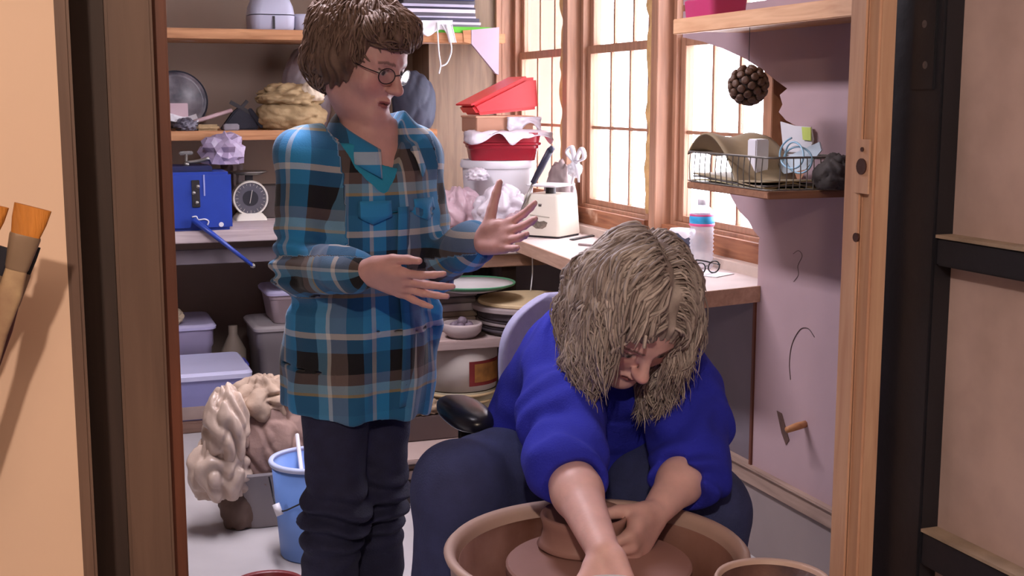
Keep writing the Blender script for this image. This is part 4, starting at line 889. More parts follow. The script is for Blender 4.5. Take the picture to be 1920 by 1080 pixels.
obj('cabinet', box(WC.x - .22, WC.x + .26, WC.y - .27, WC.y + .20, .14, ZR - .17), mat('wheel_blue_grey', (70, 76, 92), .5, .08, 5, .03), pw, bevel=.01)
obj('deck', box(WC.x - .26, WC.x + .34, WC.y - .42, WC.y + .22, ZR - .185, ZR - .166), mat('deck_grey', (120, 110, 108), .6, .1, 6, .04), pw, bevel=.004)
for sx_ in (-.2, .26):
    for sy_ in (-.30, .17): obj('leg', box(WC.x + sx_ - .02, WC.x + sx_ + .02, WC.y + sy_ - .02, WC.y + sy_ + .02, 0, ZR - .185), M_darkm, pw)
ZD = ZR - .166
# clay pot being thrown
PC = PZ(1092, 1012, ZH_ + .0); PC = PZ(1095, 1024, ZH_); PC = V(PC.x, PC.y, ZH_ + .0005)
obj('clay_pot', lathe(B(), PC, [(0, 0), (.072, 0), (.080, .006), (.074, .012), (.070, .030), (.071, .042), (.075, .055), (.071, .060), (.064, .052), (.058, .020), (0, .014)], 56, wob=.015), M_clay, smooth=True, label='low wet clay pot being shaped on the wheel head', cat='clay pot')
# small bucket and bowl on the deck
q = PZ(1450, 1084, ZR + .06)
nb = empty('slip_bucket', V(q.x, q.y, ZD), 'clay-smeared water bucket beside the splash pan', 'bucket')
hN = ZR + .06 - ZD
obj('body', lathe(B(), V(q.x, q.y, ZD), [(0, 0), (.068, 0), (.079, hN - .01), (.083, hN - .004), (.081, hN), (.076, hN - .004), (.066, .008), (0, .008)], 48, wob=.01), M_pan, nb, smooth=True)
obj('inner_slip', lathe(B(), V(q.x, q.y, ZD), [(0, .012), (.060, .012), (.0745, hN - .008), (.0735, hN - .008), (.058, .016), (0, .016)], 48), mat('slip_dark_blue', (120, 84, 74), .5, .1, 14., .2, c2=(60, 40, 46)), nb, smooth=True)
obj('slip_water', lathe(B(), V(q.x, q.y, ZD), [(0, .10), (.068, .10), (.068, .096), (0, .096)], 40), mat('slip_wet', (92, 60, 52), .1, .2, 6, .1), nb, smooth=True)
q = PZ(1150, 1112, .68)
BW = V(q.x, q.y, ZD); hb_ = .68 - ZD
bo = empty('blue_bowl', BW, 'blue bowl with a white lip under the working hand', 'bowl')
M_bb = mat('bowl_blue', (36, 70, 170), .3, .1, 5, .02)
obj('bowl', lathe(B(), BW, [(0, 0), (.035, 0), (.05, .02), (.062, hb_ - .006), (.062, hb_ - .002), (.058, hb_ - .004), (.046, .02), (0, .012)], 48), M_bb, bo, smooth=True)
obj('lip', lathe(B(), BW, [(.060, hb_ - .004), (.0635, hb_ - .003), (.0635, hb_ + .001), (.0605, hb_ + .001), (.060, hb_ - .004)], 48), M_white, bo, smooth=True)
# ---- swivel chair
CC = V(1.135, 2.50, 0)
ch = empty('swivel_chair', CC, 'grey swivel chair with black armrests behind the seated person', 'chair')
M_up = mat('upholstery_grey_lilac', (150, 146, 176), .85, .06, 60, .08)
hd = Vector((-.04, -1, 0)).normalized(); hs = Vector((-hd.y, hd.x, 0)) * -1      # chair faces the camera side; hs points photo-left/right
hs = Vector((1, -.04, 0)).normalized()
# backrest: rounded shell
def chair_back(u, v):
    a = (u - .5) * 2; w = .225 * (1 - .25 * max(0, v - .55) ** 1.2)
    b = CC + hs * (a * w) - hd * (.235 - .045 * a * a) ; return V(b.x, b.y, .50 + .40 * v) - hd * (.035 * v)
bm = B(); NU, NV = 22, 18; rows = []
for j in range(NV + 1):
    v = j / NV; r = []
    half = .235 * (1 - (abs(v - .45) / .58) ** 5) if abs(v - .45) < .58 else .02
    half = .20 * (1 - .72 * max(0, (v - .45) / .55) ** 4) * max(.5, (1 - max(0, (.30 - v) / .45) ** 2))
    for i in range(NU + 1):
        a = (i / NU - .5) * 2; b = CC + hs * (a * half) - hd * (.225 - .05 * (a * half / .2) ** 2); r.append(V(b.x, b.y, .50 + .372 * v) - hd * (.05 * v))
    rows.append(r)
tp_ = [[bm.verts.new(p + hd * .022) for p in r] for r in rows]; bt_ = [[bm.verts.new(p - hd * .022) for p in r] for r in rows]
for j in range(NV):
    for i in range(NU):
        bm.faces.new((tp_[j][i], tp_[j][i + 1], tp_[j + 1][i + 1], tp_[j + 1][i])); bm.faces.new((bt_[j][i], bt_[j + 1][i], bt_[j + 1][i + 1], bt_[j][i + 1]))
for j in range(NV):
    bm.faces.new((tp_[j][0], tp_[j + 1][0], bt_[j + 1][0], bt_[j][0])); bm.faces.new((tp_[j][NU], bt_[j][NU], bt_[j + 1][NU], tp_[j + 1][NU]))
for i in range(NU):
    bm.faces.new((tp_[0][i], bt_[0][i], bt_[0][i + 1], tp_[0][i + 1])); bm.faces.new((tp_[NV][i], tp_[NV][i + 1], bt_[NV][i + 1], bt_[NV][i]))
bmesh.ops.recalc_face_normals(bm, faces=bm.faces)
o = obj('backrest', bm, M_up, ch, smooth=True)
md = o.modifiers.new('soft', 'SUBSURF'); md.levels = 1; md.render_levels = 1
SEAT = .455
obj('seat', rloft(B(), (CC.x + hd.x * .0, CC.y - .0, SEAT - .075), [(0, .40, .38, .12), (.02, .46, .44, .14), (.055, .47, .45, .15), (.075, .42, .40, .14)]), M_up, ch, autosmooth=50)
obj('back_post', tube(B(), [CC - hd * .12 + V(0, 0, SEAT - .08), CC - hd * .26 + V(0, 0, SEAT - .06), CC - hd * .275 + V(0, 0, .62)], .02, 10, sm=5), M_darkm, ch, smooth=True)
obj('column', lathe(B(), CC, [(.028, .09), (.028, SEAT - .07)], 20), M_darkm, ch, smooth=True)
for k in range(5):
    a = 2 * pi * k / 5 + .3; e = CC + V(.26 * cos(a), .26 * sin(a), .065); lg = obj('base_leg', tube(B(), [CC + V(0, 0, .10), e], [.024, .016], 8), M_darkm, ch, smooth=True)
    obj('caster', lathe(B(), e - V(0, 0, .037), [(0, -.012), (.024, -.012), (.027, 0), (.024, .012), (0, .012)], 16, ax=V(-sin(a), cos(a), 0)), M_blk, lg, smooth=True)
AP = PD(872, 775, 2.58)
def pad(c):
    bm = B(); g = bmesh.ops.create_uvsphere(bm, u_segments=24, v_segments=14, radius=1.)['verts']
    for v in g:
        p = v.co; s = lambda t, e: math.copysign(abs(t) ** e, t)
        q = V(s(p.x, .8) * .047, s(p.y, .8) * .12, s(p.z, .75) * .026); v.co = c + q
    return bm
for k, c in enumerate((AP, AP + V(.50, -.02, 0))):
    ar = obj('armrest', pad(c), mat('arm_black', (30, 30, 42), .28, .1, 6, .02), ch, smooth=True)
    s = -1 if k == 0 else 1
    obj('arm_bracket', tube(B(), [c - V(0, 0, .015), V(c.x + .0, c.y, SEAT + .02), V(c.x - s * .03, c.y, SEAT - .06), V(CC.x + s * .12, c.y, SEAT - .07)], .015, 8, sm=5), M_blk, ar, smooth=True)
# ---- brushes at the left edge, jar and little shelf out in the front room
zsf = .965
obj('wall_ledge', box(-.42, -.115, 1.06, 1.20, zsf - .02, zsf), M_jamb, bevel=.002, label='small ledge on the warm panel carrying the brush jar', cat='ledge')
jr = V(-.145, 1.11, zsf)
obj('brush_jar', lathe(B(), jr, [(0, 0), (.036, 0), (.038, .004), (.038, .11), (.033, .118), (.031, .118), (.035, .11), (.035, .006), (0, .006)], 32), mat('jar_glaze', (150, 120, 100), .35, .1, 6, .03), smooth=True, label='glazed jar holding paint brushes on the ledge', cat='jar')
M_br = mat('bristle_ginger', (186, 116, 44), .7, .25, 60, .3, stretch=(1, 1, .15)); M_hd = mat('brush_handle', (206, 178, 140), .5, .2, 20, .05, c2=(110, 70, 60)); M_fer = mat('ferrule', (150, 126, 106), .4, .15, 12, .05, metal=.4)
def brush(px0, py0, px1, py1, Y, w, lab, ferr, hand, dark=False):
    """tip of the bristles at the first pixel, lower handle passing the second"""
    a, b = PY(px0, py0, Y), PY(px1, py1, Y + .01); d = (b - a).normalized(); s = Vector((0, 1, 0)).cross(d).normalized()
    e = a + (b - a) * 1.0
    while (e - jr).z > .03 and e.x > jr.x - .02: e = e + d * .004
    t = empty('paint_brush', e, lab, 'paint brush', 'brushes in the jar')
    bm = B(); secs = [(0, w * 1.12, w * .30), (.012, w * 1.05, w * .42), (.026, w * .85, w * .5)]
    def sec(bm, secs, m, nm):
        rings = []
        for (l, ww, tt) in secs: rings.append([bm.verts.new(a + d * l + s * (ww / 2 * math.copysign(abs(cos(q)) ** .6, cos(q))) + Vector((0, 1, 0)) * (tt / 2 * math.copysign(abs(sin(q)) ** .6, sin(q)))) for q in np.linspace(0, 2 * pi, 17)[:-1]])
        for A, D in zip(rings, rings[1:]):
            for i in range(16): bm.faces.new((A[i], A[(i + 1) % 16], D[(i + 1) % 16], D[i]))
        bm.faces.new(rings[0]); bm.faces.new(rings[-1]); bmesh.ops.recalc_face_normals(bm, faces=bm.faces)
        return obj(nm, bm, m, t, autosmooth=50)
    sec(bm, secs, M_br if not dark else M_navy, 'bristles')
    sec(B(), [(.024, w * .92, w * .55), (.026, w * .95, w * .58), (.052, w * .72, w * .6), (.054, w * .66, w * .56)], M_fer, 'ferrule')
    L_ = (e - a).length
    sec(B(), [(.052, w * .64, w * .52), (.075, w * .75, w * .55), (.11, w * .5, w * .45), (L_, w * .38, w * .38)], hand, 'handle')
brush(62, 388, 8, 590, 1.09, .026, 'flat paint brush with ginger bristles and a worn handle', None, M_hd)
brush(58, 460, 2, 650, 1.105, .014, 'slim brush with maroon handle behind the ginger one', None, mat('handle_maroon', (92, 44, 48), .4, .2, 9, .05), True)
brush(4, 462, -30, 560, 1.10, .020, 'dark-bristled brush at the very left edge', None, M_hd, True)
brush(-30, 380, -70, 560, 1.085, .034, 'broad ginger brush cut off by the left edge of view', None, M_hd)
# =================================================================== people: smooth-blended signed distance bodies -> one continuous mesh each
def A3(v): return np.array([v[0], v[1], v[2]], dtype=np.float64)
def nrm(v): v = A3(v); return v / np.linalg.norm(v)
def PDZ(px, D, z):
    zc = D * cos(PIT) + (CZ - z) * sin(PIT); lat = (px - 960) / F * zc
    return V(fx_ * D, fy_ * D, z) + RGT * lat
FH = V(fx_, fy_, 0); ZUP = V(0, 0, 1)
_h = np.random.RandomState(5).rand(4096)
def vnoise(P):
    i = np.floor(P).astype(np.int64); f = P - i; f = f * f * (3 - 2 * f)
    def hsh(a, b, c): return _h[(a * 73856093 ^ b * 19349663 ^ c * 83492791) & 4095]
    x, y, z = i[:, 0], i[:, 1], i[:, 2]; r = 0
    for dx in (0, 1):
        wx = f[:, 0] if dx else 1 - f[:, 0]
        for dy in (0, 1):
            wy = f[:, 1] if dy else 1 - f[:, 1]
            for dz in (0, 1):
                wz = f[:, 2] if dz else 1 - f[:, 2]
                r = r + wx * wy * wz * hsh(x + dx, y + dy, z + dz)
    return r * 2 - 1
class SD:
    def __init__(s): s.p = []
    def add(s, fn, lo, hi, k, op=1): s.p.append((fn, np.array(lo) - k - .03, np.array(hi) + k + .03, k, op)); return s
    def cap(s, a, b, ra, rb, k=.02, op=1):
        a, b = A3(a).astype(np.float32), A3(b).astype(np.float32); ab = b - a; L2 = max(ab @ ab, 1e-12)
        def fn(P):
            t = np.clip((P - a) @ ab / L2, 0, 1); return np.linalg.norm(P - a - t[:, None] * ab, axis=1) - (ra + (rb - ra) * t)
        r = max(ra, rb); return s.add(fn, np.minimum(a, b) - r, np.maximum(a, b) + r, k, op)
    def chain(s, pts, rs, k=.02):
        for i in range(len(pts) - 1): s.cap(pts[i], pts[i + 1], rs[i], rs[i + 1], k)
        return s
    def ell(s, c, r, R=None, k=.02, op=1):
        c = A3(c).astype(np.float32); r = np.array(r, np.float32); R = np.eye(3, dtype=np.float32) if R is None else np.array(R, np.float32)
        def fn(P):
            q = (P - c) @ R.T; k0 = np.linalg.norm(q / r, axis=1); k1 = np.linalg.norm(q / (r * r), axis=1); return k0 * (k0 - 1) / np.maximum(k1, 1e-9)
        m = r.max(); return s.add(fn, c - m, c + m, k, op)
    def loft(s, st, k=.03):
        """st: list of (centre, side unit vector, half width, half depth)"""
        C_ = [A3(x[0]).astype(np.float32) for x in st]; S_ = [nrm(x[1]).astype(np.float32) for x in st]; a_ = [x[2] for x in st]; b_ = [x[3] for x in st]
        def fn(P):
            best = np.full(len(P), 10.)
            for i in range(len(st) - 1):
                ax = C_[i + 1] - C_[i]; L2 = ax @ ax; L_ = sqrt(L2); t0 = (P - C_[i]) @ ax / L2; t = np.clip(t0, 0, 1)
                over = np.abs(t0 - t) * L_
                ts = t; c = C_[i] + t[:, None] * ax; sd = S_[i] + ts[:, None] * (S_[i + 1] - S_[i]); axn = ax / L_
                sd = sd - (sd @ axn)[:, None] * axn; sd /= np.linalg.norm(sd, axis=1)[:, None]; fd = np.cross(axn[None, :], sd)
                q = P - c; u = (q * sd).sum(1); w = (q * fd).sum(1); a = a_[i] + ts * (a_[i + 1] - a_[i]); b = b_[i] + ts * (b_[i + 1] - b_[i])
                k0 = np.sqrt((u / a) ** 2 + (w / b) ** 2); k1 = np.sqrt((u / a ** 2) ** 2 + (w / b ** 2) ** 2); d = np.where(k0 > 1e-4, k0 * (k0 - 1) / np.maximum(k1, 1e-9), -np.minimum(a, b))
                d = np.where(over > 1e-6, np.sqrt(np.maximum(d, 0) ** 2 + over ** 2) + np.minimum(d, 0) * 0, d)
                best = np.minimum(best, d)
            return best
        m = max(max(a_), max(b_)); return s.add(fn, np.min(C_, axis=0) - m, np.max(C_, axis=0) + m, k, 1)
    def ev(s, P):
        d = np.full(len(P), 1.0)
        for fn, lo, hi, k, op in s.p:
            m = np.nonzero(((P > lo) & (P < hi)).all(1))[0]
            if not len(m): continue
            f = fn(P[m])
            if op == 1:
                e = d[m]; h = np.clip(.5 + .5 * (e - f) / k, 0, 1); d[m] = e + (f - e) * h - k * h * (1 - h)
            else:
                e = d[m]; g = -f; h = np.clip(.5 - .5 * (e - g) / k, 0, 1); d[m] = e + (g - e) * h + k * h * (1 - h)
        return d
    def bounds(s):
        return np.min([p[1] for p in s.p if p[4] == 1], axis=0), np.max([p[2] for p in s.p if p[4] == 1], axis=0)
def sdf_mesh(sd, h, disp=None, zmin=None, n=8):
    lo, hi = sd.bounds()
    if zmin is not None: lo[2] = max(lo[2], zmin)
    nb = np.ceil((hi - lo) / (h * n)).astype(int); N = nb * n + 1
    gi = np.stack(np.meshgrid(*[np.arange(q) for q in nb], indexing='ij'), -1).reshape(-1, 3)
    cen = lo + (gi + .5) * n * h; dc = sd.ev(cen); keep = np.abs(dc) < .87 * n * h * 1.35 + .012
    D = np.empty(N, np.float32); D.fill(1)
    blk = np.where(dc < 0, -1., 1.).astype(np.float32).reshape(nb)
    D[:-1, :-1, :-1] = np.repeat(np.repeat(np.repeat(blk, n, 0), n, 1), n, 2)
    off = np.stack(np.meshgrid(*[np.arange(n + 1)] * 3, indexing='ij'), -1).reshape(-1, 3)
    kb = gi[keep]; m1 = len(off)
    for s0 in range(0, len(kb), 900):
        bk_ = kb[s0:s0 + 900]; idx = bk_[:, None, :] * n + off[None]; P = (lo + idx * h).astype(np.float32); blo = lo + bk_ * n * h; bhi = blo + n * h
        d = np.full((len(bk_), m1), 1., np.float32)
        for fn, plo, phi, k, op in sd.p:
            sel = np.nonzero(((blo < phi) & (bhi > plo)).all(1))[0]
            if not len(sel): continue
            f = fn(P[sel].reshape(-1, 3)).reshape(len(sel), m1).astype(np.float32); e = d[sel]
            if op == 1: hh = np.clip(.5 + .5 * (e - f) / k, 0, 1); d[sel] = e + (f - e) * hh - k * hh * (1 - hh)
            else: hh = np.clip(.5 - .5 * (e + f) / k, 0, 1); d[sel] = e + (-f - e) * hh + k * hh * (1 - hh)
        d = d.reshape(-1); idx = idx.reshape(-1, 3)
        if disp is not None:
            m = np.nonzero(np.abs(d) < .02)[0]
            if len(m): d[m] += disp(P.reshape(-1, 3)[m])
        D[idx[:, 0], idx[:, 1], idx[:, 2]] = d
    ins = D < 0
    cnt = np.zeros(np.array(N) - 1, np.uint8)
    for a in (0, 1):
        for b in (0, 1):
            for c in (0, 1): cnt += ins[a:N[0] - 1 + a, b:N[1] - 1 + b, c:N[2] - 1 + c]
    act = np.argwhere((cnt > 0) & (cnt < 8)); cid = np.full(cnt.shape, -1, np.int32); cid[act[:, 0], act[:, 1], act[:, 2]] = np.arange(len(act))
    acc = np.zeros((len(act), 3)); num = np.zeros(len(act))
    cor = [np.array(q) for q in ((0, 0, 0), (1, 0, 0), (0, 1, 0), (1, 1, 0), (0, 0, 1), (1, 0, 1), (0, 1, 1), (1, 1, 1))]
    val = [D[tuple((act + q).T)] for q in cor]
    for i in range(8):
        for j in range(i + 1, 8):
            if np.abs(cor[i] - cor[j]).sum() != 1: continue
            m = (val[i] < 0) != (val[j] < 0); t = val[i] / np.where(m, val[i] - val[j], 1); t = np.clip(t, 0, 1)
            acc += np.where(m[:, None], cor[i] + t[:, None] * (cor[j] - cor[i]), 0); num += m
    vert = lo + (act + acc / num[:, None]) * h
    quads = []
    for ax in range(3):
        o1, o2 = [(1, 2), (2, 0), (0, 1)][ax]; e = np.zeros(3, int); e[ax] = 1
        sl0 = [slice(None)] * 3; sl1 = [slice(None)] * 3; sl0[ax] = slice(0, -1); sl1[ax] = slice(1, None)
        A_, B_ = ins[tuple(sl0)], ins[tuple(sl1)]; ed = np.argwhere(A_ != B_); fl = A_[tuple(ed.T)]
        ok = (ed[:, o1] > 0) & (ed[:, o2] > 0) & (ed[:, o1] < N[o1] - 1) & (ed[:, o2] < N[o2] - 1); ed = ed[ok]; fl = fl[ok]
        d1 = np.zeros(3, int); d1[o1] = 1; d2 = np.zeros(3, int); d2[o2] = 1
        q = np.stack([cid[tuple((ed - d1 - d2).T)], cid[tuple((ed - d2).T)], cid[tuple(ed.T)], cid[tuple((ed - d1).T)]], 1)
        q[~fl] = q[~fl][:, ::-1]; quads.append(q)
    return vert, np.concatenate(quads)
def np_mesh(name, verts, faces, m, parent=None, attrs=None, cols=None, origin=None, smooth_it=0):
    verts = np.asarray(verts, float)
    if smooth_it:
        e = np.concatenate([faces[:, [0, 1]], faces[:, [1, 2]], faces[:, [2, 3]], faces[:, [3, 0]]]); e = np.concatenate([e, e[:, ::-1]])
        deg = np.bincount(e[:, 0], minlength=len(verts))[:, None]
        for _ in range(smooth_it):
            s = np.stack([np.bincount(e[:, 0], weights=verts[e[:, 1], i], minlength=len(verts)) for i in range(3)], 1) / np.maximum(deg, 1); verts = verts * .45 + s * .55
    if origin is None:
        mn, mx = verts.min(0), verts.max(0); origin = Vector(((mn[0] + mx[0]) / 2, (mn[1] + mx[1]) / 2, mn[2]))
    vo = verts - A3(origin); me = bpy.data.meshes.new(name)
    nf = len(faces); k = faces.shape[1]
    me.vertices.add(len(vo)); me.vertices.foreach_set('co', vo.astype(np.float32).ravel()); me.loops.add(nf * k); me.loops.foreach_set('vertex_index', faces.astype(np.int32).ravel())
    me.polygons.add(nf); me.polygons.foreach_set('loop_start', (np.arange(nf) * k).astype(np.int32))
    me.update(calc_edges=True); me.validate()
    if cols is not None:
        at = me.attributes.new('col', 'FLOAT_COLOR', 'POINT'); c4 = np.concatenate([cols, np.ones((len(cols), 1))], 1).astype(np.float32); at.data.foreach_set('color', c4.ravel())
    for nm, arr in (attrs or {}).items():
        at = me.attributes.new(nm, 'FLOAT', 'POINT'); at.data.foreach_set('value', arr.astype(np.float32))
    me.shade_smooth(); me.materials.append(m)
    o = bpy.data.objects.new(name, me); C.objects.link(o); WLOC[o] = Vector(origin)
    if parent is not None: o.parent = parent; o.location = Vector(origin) - WLOC[parent]
    else: o.location = origin
    return o
def attr_mat(name, rough, sss=0., bump=0., bscale=60, var=.1, vscale=30., aniso=False, spec=.5, coat=0.):
    m, nt, b = _base(name); N = nt.nodes; L = nt.links
    at = N.new('ShaderNodeAttribute'); at.attribute_name = 'col'
    tc = N.new('ShaderNodeTexCoord'); nz_ = N.new('ShaderNodeTexNoise'); nz_.inputs['Scale'].default_value = vscale; nz_.inputs['Detail'].default_value = 4; L.new(tc.outputs['Object'], nz_.inputs[0])
    mr = N.new('ShaderNodeMapRange'); mr.inputs[1].default_value = .3; mr.inputs[2].default_value = .7; mr.inputs[3].default_value = 1 - var; mr.inputs[4].default_value = 1 + var; L.new(nz_.outputs[0], mr.inputs[0])
    vm = N.new('ShaderNodeVectorMath'); vm.operation = 'SCALE'; L.new(at.outputs['Color'], vm.inputs[0]); L.new(mr.outputs[0], vm.inputs['Scale'])
    L.new(vm.outputs[0], b.inputs['Base Color']); b.inputs['Roughness'].default_value = rough; b.inputs['Specular IOR Level'].default_value = spec
    if sss: b.inputs['Subsurface Weight'].default_value = sss; b.inputs['Subsurface Radius'].default_value = (.012, .004, .002); b.inputs['Subsurface Scale'].default_value = 1.
    if bump:
        n2 = N.new('ShaderNodeTexNoise'); n2.inputs['Scale'].default_value = bscale; L.new(tc.outputs['Object'], n2.inputs[0]); bp = N.new('ShaderNodeBump'); bp.inputs['Strength'].default_value = bump; bp.inputs['Distance'].default_value = .004
        L.new(n2.outputs[0], bp.inputs['Height']); L.new(bp.outputs[0], b.inputs['Normal'])
    return m
M_skin = attr_mat('skin', .5, .12, .06, 220, .06, 40.)
M_hair = attr_mat('hair_strands', .6, 0, .25, 180, .14, 60., spec=.3)

class Head:
    """head-local axes: x = person's left, y = out of the face, z = up"""
    def __init__(s, c, f, up, sc_=1.):
        s.c = A3(c); y = nrm(f); z = nrm(A3(up) - y * (A3(up) @ y)); x = np.cross(y, z); s.R = np.stack([x, y, z]); s.s = sc_
    def w(s, x, y, z): return s.c + s.s * (x * s.R[0] + y * s.R[1] + z * s.R[2])
    def loc(s, P): return (P - s.c) @ s.R.T / s.s
    def build(s, sd, age=1.):
        k = s.s; E = lambda c, r, kk=.02, op=1: sd.ell(s.w(*c), [q * k for q in r], s.R, kk * k, op); Cp = lambda a, b, ra, rb, kk=.01, op=1: sd.cap(s.w(*a), s.w(*b), ra * k, rb * k, kk * k, op)
        E((0, -.018, .035), (.076, .095, .088), .03); E((0, .018, -.035), (.060, .072, .082), .035); E((0, .04, .03), (.062, .052, .055), .03)
        Cp((-.042, .0, -.07), (-.012, .068, -.098), .017, .016, .03); Cp((.042, .0, -.07), (.012, .068, -.098), .017, .016, .03); E((0, .074, -.098), (.019, .016, .014), .022)
        for q in (-1, 1):
            E((q * .041, .058, -.030), (.023, .022, .021), .025); Cp((q * .012, .089, .020), (q * .046, .074, .019), .0085, .0065, .012)
            E((q * .031, .096, .000), (.0175, .013, .0125), .012, -1)
            E((q * .031, .0765, .000), (.0128, .0128, .0125), .002)
            Cp((q * .017, .0855, .0075), (q * .045, .079, .0055), .0036, .003, .004); Cp((q * .018, .0845, -.0085), (q * .044, .078, -.0085), .003, .0028, .005)
            E((q * .079, -.008, -.004), (.008, .019, .031), .008); E((q * .0095, .100, -.034), (.0075, .009, .007), .006)
        Cp((0, .088, .014), (0, .113, -.028), .0075, .0105, .012); E((0, .113, -.030), (.0115, .011, .0095), .008)
        Cp((-.020, .0845, -.0625), (0, .095, -.0595), .0045, .0058, .007); Cp((.020, .0845, -.0625), (0, .095, -.0595), .0045, .0058, .007); Cp((-.018, .084, -.0705), (.018, .084, -.0705), .006, .006, .006); E((0, .0905, -.0715), (.012, .006, .006), .006)
        Cp((-.019, .0925, -.0655), (.019, .0925, -.0655), .0022, .0022, .003, -1)
    def paint(s, P, base):
        q = s.loc(P); col = np.tile(np.array(base), (len(P), 1)); x, y, z = q[:, 0], q[:, 1], q[:, 2]; ax = np.abs(x); front = (y > .045) & (y < .14) & (ax < .075) & (z > -.13) & (z < .12)
        def mixc(mask, c, a):
            w = (mask * a)[:, None]; return col * (1 - w) + np.array(c) * w
        ch = np.exp(-(((ax - .042) / .020) ** 2 + ((z + .030) / .020) ** 2)) * front; col = mixc(ch, np.array(base) * [1.05, .72, .68], .45)
        ns = np.exp(-((x / .012) ** 2 + ((z + .03) / .014) ** 2)) * front * (y > .1); col = mixc(ns, np.array(base) * [1.05, .75, .7], .4)
        lip = (y < .14) & ((x / .022) ** 2 + ((z + .0665) / .0085) ** 2 < 1) & (y > .078); col = mixc(lip.astype(float), lin((150, 72, 74)), .8)
        mth = (y < .14) & (np.abs(z + .0655) < .0017) & (ax < .019) & (y > .075); col = mixc(mth.astype(float), lin((70, 26, 26)), .9)
        ex = (ax - .031); eye = (y < .14) & ((ex / .0135) ** 2 + ((z + .0005) / .0058) ** 2 < 1) & (y > .07); col = mixc(eye.astype(float), lin((205, 196, 190)), .9)
        iris = (y < .14) & (ex ** 2 + (z + .0005) ** 2 < .0055 ** 2) & (y > .07); col = mixc(iris.astype(float), lin((58, 62, 70)), .95)
        pup = (y < .14) & (ex ** 2 + (z + .0005) ** 2 < .0026 ** 2) & (y > .07); col = mixc(pup.astype(float), (.01, .01, .01), 1.)
        lid = (y < .14) & (np.abs(z - .0058) < .0016) & (np.abs(ex) < .0145) & (y > .065); col = mixc(lid.astype(float), lin((70, 46, 42)), .8)
        br = (y < .14) & (np.abs(z - .0215 + ((ax - .03) / .03) ** 2 * .004) < .0032) & (ax > .012) & (ax < .050) & (y > .055); col = mixc(br.astype(float), lin((92, 70, 60)), .7)
        return col
def add_hand(sd, wrist, Fg, N, right, curl, spread=(.16, .03, -.09, -.22), thumb=(.75, .6, .2), tcurl=.3, sc_=1., wr=.021):
    w = A3(wrist); Fg = nrm(Fg); N = A3(N); N = nrm(N - Fg * (N @ Fg)); T = np.cross(Fg, N) if right else np.cross(N, Fg)
    K = []; offs = (.027, .009, -.010, -.027); ln = (.088, .091, .086, .078)
    for o, l, r in zip(offs, ln, (.0125, .0130, .0122, .0110)):
        kn = w + sc_ * (Fg * l + T * o); K.append(kn); sd.cap(w + sc_ * (Fg * .012 + T * o * .55), kn, .0155 * sc_, r * sc_, .010)
    sd.cap(w + sc_ * (T * .018 + Fg * .02 + N * .006), w + sc_ * (T * .026 + Fg * .055 + N * .006), .015 * sc_, .012 * sc_, .012)
    sd.cap(w + sc_ * (T * -.018 + Fg * .02 + N * .005), w + sc_ * (T * -.024 + Fg * .055 + N * .005), .013 * sc_, .011 * sc_, .012)
    L_ = ((.043, .026, .020), (.047, .030, .021), (.044, .028, .020), (.034, .021, .018)); R_ = ((.0094, .0084, .0074, .0062), (.0097, .0086, .0076, .0064), (.0092, .0082, .0072, .0060), (.0082, .0072, .0064, .0054))
    for i in range(4):
        d0 = Fg * cos(spread[i]) + T * sin(spread[i]); p = K[i]; c = 0
        for j in range(3):
            c += curl[i][j]; d = d0 * cos(c) + N * sin(c); q = p + d * L_[i][j] * sc_; sd.cap(p, q, R_[i][j] * sc_, R_[i][j + 1] * sc_, .0035 if j else .006); p = q
    b = w + sc_ * (Fg * .026 + T * .024 + N * .007); a_, f_, n_ = thumb; d = nrm(T * a_ + Fg * f_ + N * n_); p1 = b + d * .040 * sc_; sd.cap(b, p1, .0145 * sc_, .0112 * sc_, .010)
    d2 = nrm(d + (Fg - T * .6) * tcurl); p2 = p1 + d2 * .034 * sc_; sd.cap(p1, p2, .0108 * sc_, .0095 * sc_, .004); d3 = nrm(d2 + (Fg - T * .5) * tcurl * .7); sd.cap(p2, p2 + d3 * .025 * sc_, .0094 * sc_, .0072 * sc_, .004)
